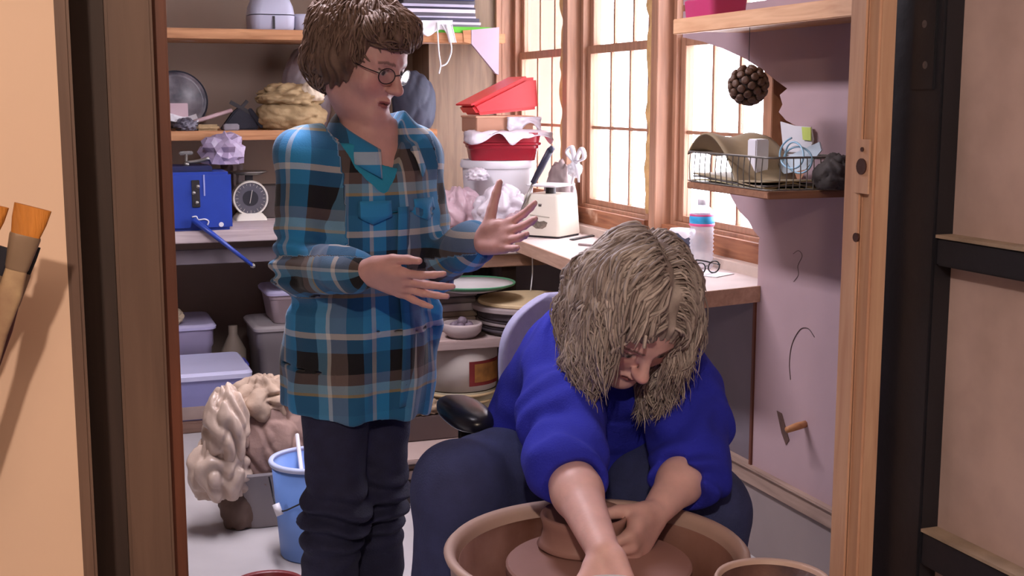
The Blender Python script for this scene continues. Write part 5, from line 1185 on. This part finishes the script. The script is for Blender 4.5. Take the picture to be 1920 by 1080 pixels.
def locks(head, roots, length, seg, collide, r0, gravity, seed, wave=.004, wfreq=40., init=None, flat=.55, lift=.004, colf=None, stick=0., stick_to=1.01, drop=None, coh=0.):
    """hair locks: grown from scalp points, kept outside the head, hanging with gravity -> verts, quads, colours"""
    rs = np.random.RandomState(seed); n = len(roots); P = roots.copy(); Dn = init.copy(); step = (length / seg)[:, None]; path = [P.copy()]; g = np.array([0, 0, -1.])
    lay = rs.uniform(.2, 1., n) * lift
    for k in range(seg):
        Dn = Dn + g * gravity; Dn /= np.linalg.norm(Dn, axis=1)[:, None]; P = P + Dn * step
        for _ in range(2):
            d, gr = collide(P); pen = np.where(d < lay, lay - d, (lay - d) * stick * (1. if k < seg * stick_to else 0.)); P = P + gr * np.clip(pen, -.02, .02)[:, None]
        Dn = P - path[-1]; Dn /= np.maximum(np.linalg.norm(Dn, axis=1), 1e-9)[:, None]; path.append(P.copy())
    path = np.stack(path, 1)                                                   # n, seg+1, 3
    t = np.linspace(0, 1, seg + 1); ph = rs.uniform(0, 6.28, (n, 3))
    if coh: ph = np.stack([vnoise(roots * coh + q) * 5 for q in (3., 17., 31.)], 1) + ph * .12
    am = rs.uniform(.5, 1.3, (n, 1)) * wave
    for i in range(3): path[:, :, i] += am * np.sin(t[None] * length[:, None] * wfreq + ph[:, [i]]) * np.minimum(1, t[None] * 3) * (.6 + .8 * t[None])
    if drop is not None:
        bad = np.maximum.accumulate(drop(path), axis=1); km = ~bad[:, 3]; path = path[km]; length = length[km]; bad = bad[km]; n = len(path)
        for k in range(1, path.shape[1]): path[:, k] = np.where(bad[:, [k]], path[:, k - 1] + (path[:, k - 1] - head.c) * .0004, path[:, k])
    tan = np.gradient(path, axis=1); tan /= np.maximum(np.linalg.norm(tan, axis=2), 1e-9)[..., None]
    out = path - head.c; out -= (out * tan).sum(2)[..., None] * tan; out /= np.maximum(np.linalg.norm(out, axis=2), 1e-9)[..., None]; sd_ = np.cross(tan, out)
    prof = np.sin(np.clip(t * .92 + .10, 0, 1) * pi) ** .55; prof[-1] = .05; rad = r0 * rs.uniform(.7, 1.3, (n, 1)) * prof[None]
    if drop is not None: rad = np.where(bad, .0002, rad)
    m = 4; an = np.arange(m) * 2 * pi / m
    vv = path[:, :, None, :] + rad[..., None, None] * (np.cos(an)[None, None, :, None] * sd_[:, :, None, :] + flat * np.sin(an)[None, None, :, None] * out[:, :, None, :])
    verts = vv.reshape(-1, 3); S1 = seg + 1; base = (np.arange(n)[:, None, None] * S1 + np.arange(seg)[None, :, None]) * m; i0 = np.arange(m)[None, None, :]; i1 = (i0 + 1) % m
    quads = np.stack([base + i0, base + i1, base + m + i1, base + m + i0], -1).reshape(-1, 4)
    tone = np.clip(rs.rand(n) * .6 + (vnoise(path[:, 0] * 38) * .5 + .5) * .5, 0, 1)
    cols = colf(np.repeat(tone, S1 * m), np.tile(np.repeat(t, m), n), verts)
    return verts, quads, cols
def ell_collide(parts):
    def f(P):
        best = np.full(len(P), 9.); G = np.zeros_like(P)
        for c, R, r in parts:
            q = (P - c) @ R.T; k0 = np.linalg.norm(q / r, axis=1); k1 = np.linalg.norm(q / (r * r), axis=1); d = k0 * (k0 - 1) / np.maximum(k1, 1e-9)
            g = (q / (r * r)) @ R; g /= np.maximum(np.linalg.norm(g, axis=1), 1e-9)[:, None]; m = d < best; best = np.where(m, d, best); G = np.where(m[:, None], g, G)
        return best, G
    return f
# ------------------------------------------------------------------ standing person
SKIN1 = lin((212, 164, 160))
yawf = radians(42)
f1 = RGT * sin(yawf) - FH * cos(yawf); r1 = f1.cross(ZUP)                     # torso front and person's right (photo left)
D1 = 2.80
def tz(px, z, dD=0.): return PDZ(px, D1 + dD, z)
st_torso = [(tz(668, .64), r1, .150, .122), (tz(674, .74), r1, .158, .130), (tz(682, .84), r1, .160, .128), (tz(690, .97), r1, .146, .112), (tz(696, 1.09), r1, .150, .112), (tz(696, 1.17), r1, .152, .100), (tz(696, 1.235), r1, .128, .074), (tz(698, 1.285), r1, .060, .056)]
shR, elR, wrR = PD(572, 300, 2.71), PD(558, 500, 2.67), PD(684, 508, 2.47)
shL, elL, wrL = PD(782, 302, 2.88), PD(812, 498, 2.86), PD(902, 452, 2.66)
hipR, knR, anR = PDZ(628, 2.74, .80), PDZ(628, 2.69, .43), PDZ(612, 2.73, .09)
hipL, knL, anL = PDZ(708, 2.86, .80), PDZ(706, 2.81, .43), PDZ(698, 2.88, .09)
hf = (RGT * sin(radians(58)) - FH * cos(radians(58))) * cos(radians(20)) - ZUP * sin(radians(20)); hu = ZUP * cos(radians(20)) + (RGT * sin(radians(58)) - FH * cos(radians(58))) * sin(radians(20)) - r1 * .04
H1 = Head(PD(678, 112, 2.78), hf, hu, 1.02)
b1 = SD()
b1.loft([(c, s, a * .86, b * .86) for c, s, a, b in st_torso], .03)
nb_ = tz(697, 1.255)
b1.cap(nb_, H1.w(0, -.024, -.055), .053, .046, .022)
for a_, b_, c_ in ((shR, elR, wrR), (shL, elL, wrL)): b1.chain([a_, b_, c_], [.042, .034, .0235], .02)
for a_, b_, c_ in ((hipR, knR, anR), (hipL, knL, anL)): b1.chain([a_, b_, c_], [.075, .048, .035], .03)
for an in (anR, anL): b1.cap(an - V(0, 0, .045), an + f1 * .13 - V(0, 0, .055), .03, .025, .02)
H1.build(b1)
FgR = (PD(838, 556, 2.40) - PD(690, 507, 2.47)); add_hand(b1, wrR, FgR, FH * .85 + ZUP * .55, True, [(.05, .22, .12), (.18, .12, .1), (.10, .15, .1), (-.12, .12, .1)], (.20, .0, -.05, -.11), (.45, .85, .12), .25, 1.0)
FgL = (PD(992, 432, 2.56) - PD(905, 450, 2.66)); add_hand(b1, wrL, FgL, -FH * .85 + ZUP * .35, False, [(.05, .15, .1), (.12, .15, .1), (.18, .2, .1), (.2, .2, .1)], (.30, .06, -.08, -.2), (.95, .30, .1), .05, 1.0)
v_, q_ = sdf_mesh(b1, .0032)
p1o = np_mesh('person', v_, q_, M_skin, cols=H1.paint(v_, SKIN1), smooth_it=1)
tag(p1o, 'standing person in a blue plaid shirt gesturing with both hands', 'person')
# shirt
sh = SD(); INF = .017
sh.loft([(c, s, a + INF * .6 + (.014 if c.z < .9 else 0), b + INF * .6 + (.016 if c.z < .9 else 0)) for c, s, a, b in st_torso[:-1]] , .04)
for a_, b_, c_ in ((shR, elR, wrR), (shL, elL, wrL)):
    cu_ = b_ + (c_ - b_) * .90; sh.chain([a_ + ZUP * .004, b_, cu_], [.058, .053, .041], .03); sh.cap(tz(698, 1.268), a_ + ZUP * .008, .050, .052, .05); sh.cap(b_ + (c_ - b_) * .68, cu_, .0475, .0445, .006)
sh.cap(tz(690, 1.20), tz(690, 1.25), .085, .072, .04)
vn = PD(747, 372, 2.64)
# open neck: wedge cut at the front
for t in np.linspace(0, 1, 6):
    c = H1.w(0, .02, -.14) * (1 - t) + A3(vn) * t; c = Vector(c) + f1 * .035
    sh.ell(c, (.072 * (1 - t) + .008, .075, .05 * (1 - t) + .02), np.stack([A3(r1), A3(f1), A3(ZUP)]), .008, -1)
sh.cap(H1.w(0, -.02, -.10), tz(700, 1.35), .062, .085, .01, -1)
# cut the hem level
hemc = tz(668, .575); sh.ell(hemc + V(0, 0, -.135), (.40, .40, .20), None, .006, -1)
def shd(P):
    n = vnoise(P * [12, 12, 7]) * .010 + vnoise(P * [30, 30, 16] + 7) * .005
    n += .006 * np.sin(((P - A3(tz(690, .9))) @ nrm(r1 + f1 * .7)) * 55 + 3 * vnoise(P * 6)) * np.clip((1.05 - P[:, 2]) * 3, 0, 1)
    for e in (elR, elL):
        dd = np.linalg.norm(P - A3(e), axis=1); n += .010 * np.exp(-(dd / .085) ** 2) * np.sin((P - A3(e)) @ nrm(V(.3, .2, 1)) * 150 + vnoise(P * 12) * 2)
    return n
v_, q_ = sdf_mesh(sh, .0042, shd)
# plaid coordinates: around and along whichever part of the garment a point lies on
def seg_uv(P, a, b, ref):
    a, b = A3(a), A3(b); ax = b - a; L_ = np.linalg.norm(ax); ax = ax / L_; t = (P - a) @ ax; q = P - a - t[:, None] * ax; d = np.linalg.norm(q, axis=1) - .055 + np.maximum(0, np.maximum(-t, t - L_))
    x = nrm(A3(ref) - ax * (A3(ref) @ ax)); y = np.cross(ax, x); return np.arctan2(q @ y, q @ x) * .052, t, d
c0 = A3(tz(690, .9)); qx_ = (v_ - c0) @ nrm(r1); qy_ = (v_ - c0) @ nrm(f1)
ut = np.arctan2(qx_, qy_) * .150; vt = 1.30 - v_[:, 2]
du = [(ut, vt, np.full(len(v_), .012))]
for a_, b_, c_ in ((shR, elR, wrR), (shL, elL, wrL)):
    u1, t1, d1 = seg_uv(v_, a_, b_, -FH); off = (Vector(b_) - Vector(a_)).length
    du.append((u1 + .06, t1 + .02, d1)); u2, t2, d2 = seg_uv(v_, b_, c_, ZUP); du.append((u2 + .09, t2 + off + .02, d2))
best = np.zeros(len(v_), int); lat = (v_ - A3(tz(696, 1.15))) @ nrm(r1)
best = np.where((du[1][2] < .06) & (lat > .122) & (v_[:, 2] > elR.z - .03), 1, best); best = np.where((du[3][2] < .06) & (lat < -.122) & (v_[:, 2] > elL.z - .03), 3, best)
for i_, e_, s_ in ((2, elR, shR), (4, elL, shL)):
    ax_ = nrm(e_ - s_); best = np.where((du[i_][2] < .010) & (((v_ - A3(e_)) @ ax_) > -.02 - .0 * du[i_][1]), i_, best)
U = np.choose(best, [d[0] for d in du]); Vv = np.choose(best, [d[1] for d in du])
def plaid_mat():
    m, nt, b = _base('plaid_flannel'); N = nt.nodes; L = nt.links
    seqs = {'pu': [(0, (22, 20, 28)), (.22, (40, 140, 200)), (.40, (186, 186, 190)), (.45, (34, 110, 160)), (.54, (18, 16, 24)), (.70, (118, 102, 98)), (.86, (214, 210, 204)), (.90, (96, 150, 184))],
            'pv': [(0, (52, 152, 214)), (.16, (222, 222, 226)), (.22, (36, 116, 168)), (.36, (14, 12, 18)), (.58, (116, 98, 96)), (.69, (150, 190, 214)), (.78, (196, 178, 140)), (.81, (44, 140, 202))]}
    outs = []
    for k, per in (('pu', .19), ('pv', .215)):
        at = N.new('ShaderNodeAttribute'); at.attribute_name = k
        dv = N.new('ShaderNodeMath'); dv.operation = 'DIVIDE'; dv.inputs[1].default_value = per; L.new(at.outputs['Fac'], dv.inputs[0])
        fr = N.new('ShaderNodeMath'); fr.operation = 'FRACT'; ad = N.new('ShaderNodeMath'); ad.operation = 'ADD'; ad.inputs[1].default_value = 10.; L.new(dv.outputs[0], ad.inputs[0]); L.new(ad.outputs[0], fr.inputs[0])
        rp = N.new('ShaderNodeValToRGB'); cr = rp.color_ramp; cr.interpolation = 'CONSTANT'
        for i, (p, c) in enumerate(seqs[k]):
            e = cr.elements[i] if i < 2 else cr.elements.new(p); e.position = p; e.color = (*lin(c), 1)
        L.new(fr.outputs[0], rp.inputs[0]); outs.append(rp.outputs[0])
    mx = N.new('ShaderNodeMix'); mx.data_type = 'RGBA'; mx.inputs[0].default_value = .5; L.new(outs[0], mx.inputs[6]); L.new(outs[1], mx.inputs[7])
    L.new(mx.outputs[2], b.inputs['Base Color']); b.inputs['Roughness'].default_value = .85; b.inputs['Sheen Weight'].default_value = .15
    tc = N.new('ShaderNodeTexCoord'); n2 = N.new('ShaderNodeTexNoise'); n2.inputs['Scale'].default_value = 300; L.new(tc.outputs['Object'], n2.inputs[0]); bp = N.new('ShaderNodeBump'); bp.inputs['Strength'].default_value = .2; bp.inputs['Distance'].default_value = .003
    L.new(n2.outputs[0], bp.inputs['Height']); L.new(bp.outputs[0], b.inputs['Normal']); return m
M_plaid = plaid_mat()
shirt = np_mesh('shirt', v_, q_, M_plaid, p1o, attrs={'pu': U, 'pv': Vv}, smooth_it=1); shirt['label'] = 'blue, black and grey plaid flannel shirt'
def surf(sd, p, d, r=.3):
    """first surface point from p outward against d (marching inward)"""
    o = A3(p) + A3(d) * r; t = 0
    for _ in range(120):
        dd = float(sd.ev((o - A3(d) * t)[None])[0])
        if dd < .0006: break
        t += min(max(dd * .7, .0008), .02)
    return Vector(o - A3(d) * t)
# collar: two folded wings round the neck
def collar(side):
    def fn(u, v):
        a = radians(180 - 150 * u) * side; d = f1 * cos(a) - r1 * sin(a) * 1.0; rad = .066 + .004 * u; zc = 1.305 - .085 * u ** 1.6
        base = tz(697, zc) + d * rad + f1 * .018 * u
        w = .036 + .022 * u; return base + d * (.010 + .030 * v) + V(0, 0, -w * v + .012 * sin(v * pi))
    return fn
for s in (-1, 1):
    bm = sheet(B(), collar(s), 18, 6, .003); co = obj('collar_wing', bm, M_plaid, shirt, smooth=True)
    pu = co.data.attributes.new('pu', 'FLOAT', 'POINT'); pv = co.data.attributes.new('pv', 'FLOAT', 'POINT')
    for i, vt_ in enumerate(co.data.vertices): pu.data[i].value = .05 + vt_.co.x * .6 + (.09 if s > 0 else .0); pv.data[i].value = .02 + vt_.co.z * .5
# t-shirt at the neck
ts = SD(); ts.loft([(c, s, a + .002, b + .004) for c, s, a, b in st_torso[3:7]], .03); ts.cap(H1.w(0, .005, -.10), tz(704, 1.27) + f1 * .05, .075, .095, .006, -1)
v_, q_ = sdf_mesh(ts, .005); np_mesh('undershirt', v_, q_, mat('teal_cotton', (40, 150, 186), .85, .06, 20, .1), p1o, smooth_it=1)
# buttons down the placket and pocket flaps
for z in (1.075, .985, .895, .805, .715):
    p = surf(sh, tz(690, z), f1 + r1 * .02); obj('button', lathe(B(), p, [(0, .003), (.0055, .003), (.006, 0), (.006, -.003)], 14, ax=f1), M_blk, shirt, smooth=True)
for s in (-1, 1):
    d_ = (f1 + r1 * (.62 * s)).normalized()
    def flap(u, v):
        t = (u - .5); dd_ = (f1 + r1 * (.62 * s + t * .75)).normalized(); z = 1.115 - (.034 + .016 * (1 - abs(2 * u - 1))) * v
        return surf(sh, tz(692, z), dd_) + dd_ * (.004 + .002 * v)
    bm = sheet(B(), flap, 8, 4, .002); co = obj('pocket_flap', bm, M_plaid, shirt, smooth=True)
    pu = co.data.attributes.new('pu', 'FLOAT', 'POINT'); pv = co.data.attributes.new('pv', 'FLOAT', 'POINT')
    for i, vt_ in enumerate(co.data.vertices): pu.data[i].value = .055 + vt_.co.x * .4; pv.data[i].value = -.005 + vt_.co.z * .3
def plk(u, v):
    dd_ = (f1 + r1 * (-.02 + (u - .5) * .24)).normalized(); return surf(sh, tz(690, 1.10 - .44 * v), dd_) + dd_ * (.0035 + .001 * u)
co = obj('placket', sheet(B(), plk, 3, 22, .002), M_plaid, shirt, smooth=True)
pu = co.data.attributes.new('pu', 'FLOAT', 'POINT'); pv = co.data.attributes.new('pv', 'FLOAT', 'POINT')
for i, vt_ in enumerate(co.data.vertices): pu.data[i].value = .10 + vt_.co.x * .5; pv.data[i].value = 1.30 - (vt_.co.z + WLOC[co].z)
# jeans and boots
M_jean = mat('denim_dark', (44, 46, 78), .85, .16, 26, .3, bscale=260)
je = SD(); je.loft([(tz(676, .86), r1, .142, .108), (tz(674, .76), r1, .146, .112), (tz(670, .70), r1, .140, .105)], .04)
for a_, b_, c_ in ((hipR, knR, anR), (hipL, knL, anL)):
    je.chain([a_ - V(0, 0, .05), b_, b_ + (c_ - b_) * .80], [.080, .067, .066], .035)
def jed(P):
    n = vnoise(P * [12, 12, 8]) * .006 + vnoise(P * 30 + 3) * .002
    for e in (knR, knL): n += .007 * np.exp(-((P[:, 2] - e.z + .03) / .07) ** 2) * np.sin(P[:, 2] * 140 + 4 * vnoise(P * 10))
    return n
v_, q_ = sdf_mesh(je, .005, jed); np_mesh('jeans', v_, q_, M_jean, p1o, smooth_it=1)
M_boot = mat('suede_beige', (150, 130, 112), .9, .1, 20, .2)
for b_, an in ((knR, anR), (knL, anL)):
    bo_ = SD(); bo_.cap(b_ + (an - b_) * .58, an, .058, .050, .02); bo_.cap(an - V(0, 0, .04), an + f1 * .14 - V(0, 0, .05), .046, .040, .03); v_, q_ = sdf_mesh(bo_, .006); v_[:, 2] = np.maximum(v_[:, 2], .001); np_mesh('boot', v_, q_, M_boot, p1o, smooth_it=1)
# hair: brown, short and full
rs = np.random.RandomState(3)
def hair_dirs(n, seed):
    k = np.arange(n); z = 1 - 2 * (k + .5) / n; a = k * 2.39996; r = np.sqrt(1 - z * z); return np.stack([r * np.cos(a), r * np.sin(a), z], 1)
hv = SD(); R1 = H1.R
hv.ell(H1.w(0, -.028, .048), (.096, .112, .098), R1, .02); hv.ell(H1.w(0, -.070, -.015), (.078, .055, .075), R1, .04); hv.ell(H1.w(0, .045, .080), (.075, .055, .042), R1, .03)
for q in (-1, 1): hv.ell(H1.w(q * .072, -.005, -.005), (.022, .045, .058), R1, .03)
hv.ell(H1.w(0, .105, -.045), (.063, .078, .098), R1, .02, -1); hv.ell(H1.w(0, .02, -.125), (.09, .08, .05), R1, .02, -1)
def h1d(P):
    q = H1.loc(P); a = np.arctan2(q[:, 0], q[:, 1] + .03 + q[:, 2] * .3); return .004 * np.sin(a * 26 + 5 * vnoise(q * 22)) + .007 * vnoise(q * 26) + .003 * vnoise(q * [90, 90, 30])
v_, q_ = sdf_mesh(hv, .0036, h1d)
def hc1(tone, t, P):
    q = H1.loc(P); c = np.array(lin((84, 62, 54)))[None] * (1 - tone[:, None]) + np.array(lin((142, 116, 102)))[None] * tone[:, None]; return c
tn = (vnoise(H1.loc(v_) * [60, 60, 25]) * .5 + .5) * .7
cap_parts = (v_, q_, hc1(tn, None, v_))
dirs = hair_dirs(3400, 1); lp = dirs * [.092, .108, .095] + [0, -.028, .047]
okm = ((lp[:, 2] > -.045) & ((lp[:, 1] < .030) | (lp[:, 2] > .070))); lp = lp[okm]; nL = len(lp)
roots = H1.c + lp @ R1 * H1.s; nrml = (lp - [0, -.028, .047]) / np.array([.092, .108, .095]) ** 2; nrml /= np.linalg.norm(nrml, axis=1)[:, None]
crown = np.array([.02, -.03, .145]); ini = lp - crown; ini[:, 0] -= .05 * (lp[:, 1] > .02); ini += rs.normal(0, .010, (nL, 3)); ini -= (ini * nrml).sum(1)[:, None] * nrml; ini /= np.linalg.norm(ini, axis=1)[:, None]; ini = ini @ R1
collide1 = ell_collide([(H1.w(0, -.028, .048), R1, np.array([.096, .112, .098])), (H1.w(0, -.070, -.015), R1, np.array([.078, .055, .075])), (H1.w(0, .045, .080), R1, np.array([.075, .055, .042]))])
V2, Q2, C2 = locks(H1, roots, rs.uniform(.05, .10, nL), 9, collide1, .0034, .05, 4, .0045, 70., ini, .7, .009, hc1, stick=.55, coh=30.)
v_ = np.concatenate([cap_parts[0], V2]); q_ = np.concatenate([cap_parts[1], Q2 + len(cap_parts[0])]); c_ = np.concatenate([cap_parts[2], C2])
np_mesh('hair', v_, q_, M_hair, p1o, cols=c_)['label'] = 'short full brown hair'
# eyeglasses
gl = None
gR = []
def gw(x, y, z): return Vector(H1.w(x, y, z))
gbm = B()
for q in (-1, 1):
    ring = [gw(q * (.032 + .0215 * cos(a)), .1035 - .010 * (cos(a) * .5 + .5) , -.004 + .0165 * sin(a)) for a in np.linspace(0, 2 * pi, 25)]; tube(gbm, ring, .0012, 6)
    tube(gbm, [gw(q * .0535, .094, 0), gw(q * .072, .07, .002), gw(q * .079, -.005, .006)], .0012, 6)
tube(gbm, [gw(-.0105, .104, .0), gw(0, .107, .003), gw(.0105, .104, .0)], .0012, 6)
gl = obj('eyeglasses', gbm, mat('wire_dark', (60, 52, 56), .3, .1, 20, 0, metal=.7), p1o, smooth=True)
for q in (-1, 1):
    pts = [gw(q * (.032 + .0205 * cos(a)), .1035 - .010 * (cos(a) * .5 + .5), -.004 + .0155 * sin(a)) for a in np.linspace(0, 2 * pi, 25)[:-1]]
    obj('lens', prism(B(), pts, A3(H1.R[1]) * .0008), M_pane, gl)
# ------------------------------------------------------------------ seated person bending over the wheel
SKIN2 = lin((236, 192, 190))
f2 = (-FH * .97 + RGT * .20).normalized(); r2 = f2.cross(ZUP)
st2 = [(PDZ(1075, 2.60, .52), r2, .180, .150), (PDZ(1078, 2.58, .60), r2, .188, .152), (PDZ(1100, 2.54, .70), r2, .172, .142), (PDZ(1135, 2.46, .80), r2, .158, .125), (PDZ(1165, 2.38, .865), r2, .138, .098), (PDZ(1175, 2.33, .908), r2, .095, .072), (PDZ(1172, 2.29, .945), r2, .055, .055)]
sR, eR, wR = PD(1046, 712, 2.36), PD(1058, 868, 2.07), PD(1132, 1036, 1.83)
sL, eL, wL = PD(1285, 730, 2.36), PD(1300, 872, 2.20), PD(1228, 962, 2.07)
hR2, kR2, aR2 = PDZ(1000, 2.54, .56), PD(862, 918, 2.31), PDZ(815, 2.30, .09)
hL2, kL2, aL2 = PDZ(1170, 2.54, .56), PD(1318, 955, 2.31), PDZ(1330, 2.28, .09)
hf2 = -FH * .64 + RGT * .18 - ZUP * .75; hu2 = -FH * .73 + ZUP * .62 + RGT * .32
H2 = Head(PD(1188, 588, 2.20), hf2, hu2, 1.0)
b2 = SD(); b2.loft([(c, s, a * .88, b * .88) for c, s, a, b in st2], .03)
b2.cap(st2[-2][0], H2.w(0, -.03, -.05), .056, .052, .04)
b2.chain([sR, eR, eR + (wR - eR) * .35, wR], [.05, .041, .040, .0255], .02); b2.chain([sL, eL, eL + (wL - eL) * .35, wL], [.05, .040, .039, .0255], .02)
for a_, b_, c_ in ((hR2, kR2, aR2), (hL2, kL2, aL2)): b2.chain([a_, b_, c_], [.08, .055, .036], .03); b2.cap(c_ - V(0, 0, .05), c_ + f2 * .14 - V(0, 0, .06), .03, .025, .02)
H2.build(b2)
add_hand(b2, wR, (wR - eR).normalized() + V(0, 0, -.55), -ZUP * .3 - FH * .9, True, [(.3, .4, .2)] * 4, (.1, .02, -.06, -.14), (.6, .7, .3), .2, 1.0)
FgL2 = (PD(1182, 1012, 1.99) - wL).normalized() + V(0, 0, -.25)
add_hand(b2, wL, FgL2, -RGT * .95 - ZUP * .25 + FH * .0, False, [(.55, .85, .5), (.65, .9, .5), (.75, .9, .5), (.8, .95, .5)], (.14, .03, -.05, -.16), (.35, .6, .75), .2, 1.04)
v_, q_ = sdf_mesh(b2, .0033)
col = H2.paint(v_, SKIN2)
# clay smeared on the working hand
cl_ = np.clip(1.1 - np.linalg.norm(v_ - A3(PD(1185, 1005, 2.0)), axis=1) / .085, 0, 1) * (vnoise(v_ * 40) * .3 + .5); cl_ = np.clip(cl_, 0, .6)[:, None]
col = col * (1 - cl_) + np.array(lin((158, 122, 112))) * cl_
p2o = np_mesh('person', v_, q_, M_skin, cols=col, smooth_it=1)
tag(p2o, 'seated person in a royal blue top bending over the pottery wheel', 'person')
sw = SD(); sw.loft([(c, s, a + .016, b + .016) for c, s, a, b in st2[:-1]], .05)
for a_, b_, c_ in ((sR, eR, wR), (sL, eL, wL)):
    e2 = b_ + (c_ - b_) * (.10 if a_ is sR else .20); sw.chain([a_ + V(0, 0, .005), a_ + (b_ - a_) * .5, e2], [.070, .070, .064], .045); sw.cap(b_ + (a_ - b_) * .10, e2, .068, .062, .012)
    sw.cap(e2 + (c_ - b_).normalized() * .078, e2 + (c_ - b_).normalized() * .12, .066, .066, .006, -1)
sw.cap(st2[-2][0], st2[-1][0], .082, .066, .04)
def swd(P):
    n = vnoise(P * [10, 10, 8]) * .009 + vnoise(P * 24 + 3) * .004
    for a_, b_ in ((sR, eR), (sL, eL)):
        ax = nrm(b_ - a_); t = (P - A3(a_)) @ ax; L_ = (b_ - a_).length; dd = np.linalg.norm(P - A3(a_) - t[:, None] * ax, axis=1); n += .0055 * np.sin(t * 80 + 7 * vnoise(P * 8)) * np.clip((t - L_ * .25) / (L_ * .5), 0, 1) * np.exp(-(dd / .11) ** 4)
    n += .005 * np.sin((P @ nrm(r2 * .3 + V(0, 0, 1))) * 60 + 4 * vnoise(P * 7)) * np.clip((.75 - P[:, 2]) * 6, 0, 1)
    return n
v_, q_ = sdf_mesh(sw, .0046, swd)
np_mesh('fleece_top', v_, q_, mat('fleece_blue', (42, 50, 196), .9, .10, 12, .25, bscale=300), p2o, smooth_it=1)
M_jean2 = mat('denim_blue', (62, 70, 118), .85, .16, 20, .3, bscale=260)
j2 = SD(); j2.loft([(PDZ(1075, 2.60, .50), r2, .178, .145), (PDZ(1077, 2.59, .60), r2, .180, .142)], .05)
for a_, b_, c_ in ((hR2, kR2, aR2), (hL2, kL2, aL2)): j2.chain([a_, a_ + (b_ - a_) * .55, b_, b_ + (c_ - b_) * .5, b_ + (c_ - b_) * .93], [.098, .096, .084, .074, .062], .04)
def j2d(P):
    n = vnoise(P * [11, 11, 8]) * .007 + vnoise(P * 28 + 9) * .002
    for e, h_ in ((kR2, hR2), (kL2, hL2)): dd = np.linalg.norm(P - A3(h_), axis=1); n += .006 * np.exp(-(dd / .16) ** 2) * np.sin((P - A3(h_)) @ nrm(e - h_) * 90 + 3 * vnoise(P * 8))
    return n
v_, q_ = sdf_mesh(j2, .005, j2d); np_mesh('jeans', v_, q_, M_jean2, p2o, smooth_it=1)
for an in (aR2, aL2):
    bo_ = SD(); bo_.cap(an - V(0, 0, .045), an + f2 * .16 - V(0, 0, .05), .046, .038, .03); bo_.cap(an, an - V(0, 0, .03), .045, .045, .03); v_, q_ = sdf_mesh(bo_, .006); v_[:, 2] = np.maximum(v_[:, 2], .001); np_mesh('shoe', v_, q_, M_navy, p2o, smooth_it=1)
# hair: long, wavy, grey-blond, parted on top and falling round the face
R2 = H2.R
hv = SD(); hv.ell(H2.w(0, -.014, .042), (.086, .108, .097), R2, .02); hv.ell(H2.w(0, -.075, -.02), (.085, .06, .10), R2, .05)
hv.ell(H2.w(0, .10, -.035), (.062, .075, .088), R2, .015, -1)
def h2d(P): q = H2.loc(P); a = np.arctan2(q[:, 0], q[:, 2] - .0); return .003 * np.sin(a * 30 + 6 * vnoise(q * 18)) + .005 * vnoise(q * 30)
v_, q_ = sdf_mesh(hv, .004, h2d)
def hc2(tone, t, P):
    a = np.array(lin((122, 106, 104)))[None]; b = np.array(lin((216, 204, 200)))[None]; w = np.clip(tone[:, None] * 1.15 - .1, 0, 1); return a * (1 - w) + b * w
capc = hc2(np.clip(vnoise(H2.loc(v_) * [50, 30, 50]) * .4 + .45, 0, 1), None, v_)
dirs = hair_dirs(6400, 1); lp = dirs * [.085, .103, .095] + [0, -.022, .040]
okm = (lp[:, 2] > -.045) & ((lp[:, 1] < .052) | (lp[:, 2] > .074)); lp = lp[okm]; nL = len(lp); rs = np.random.RandomState(8)
roots = H2.c + lp @ R2
side = np.sign(lp[:, 0] + .012 + rs.normal(0, .003, nL)); ini = np.stack([side * .95, -.30 + lp[:, 1] * 3.0, .05 - np.abs(lp[:, 0]) * 9], 1) + rs.normal(0, .05, (nL, 3)); nn_ = (lp - [0, -.022, .040]) / np.array([.085, .103, .095]) ** 2; nn_ /= np.linalg.norm(nn_, axis=1)[:, None]; ini -= (ini * nn_).sum(1)[:, None] * nn_; ini /= np.linalg.norm(ini, axis=1)[:, None]; ini = ini @ R2
col2 = ell_collide([(H2.w(0, -.020, .040), R2, np.array([.090, .108, .098])), (H2.w(0, .015, -.035), R2, np.array([.086, .070, .090])), (H2.w(0, -.07, -.03), R2, np.array([.085, .06, .10])), (A3(PDZ(1158, 2.42, .83)), np.eye(3), np.array([.13, .11, .08]))])
def dropf(path):
    q = H2.loc(path.reshape(-1, 3)).reshape(path.shape); bad = (q[..., 1] > .045) & (q[..., 0] > -.046) & (q[..., 0] < .062) & (q[..., 2] < .066) & (q[..., 2] > -.30)
    return bad
V2, Q2, C2 = locks(H2, roots, rs.uniform(.15, .26, nL) + .03 * (lp[:, 0] > 0), 14, col2, .0036, .30, 6, .0080, 58., ini, .6, .016, hc2, stick=.6, stick_to=.45, drop=dropf, coh=24.)
v_ = np.concatenate([v_, V2]); q_ = np.concatenate([q_, Q2 + len(v_) - len(V2)]); c_ = np.concatenate([capc, C2])
np_mesh('hair', v_, q_, M_hair, p2o, cols=c_)['label'] = 'long wavy greying blond hair'
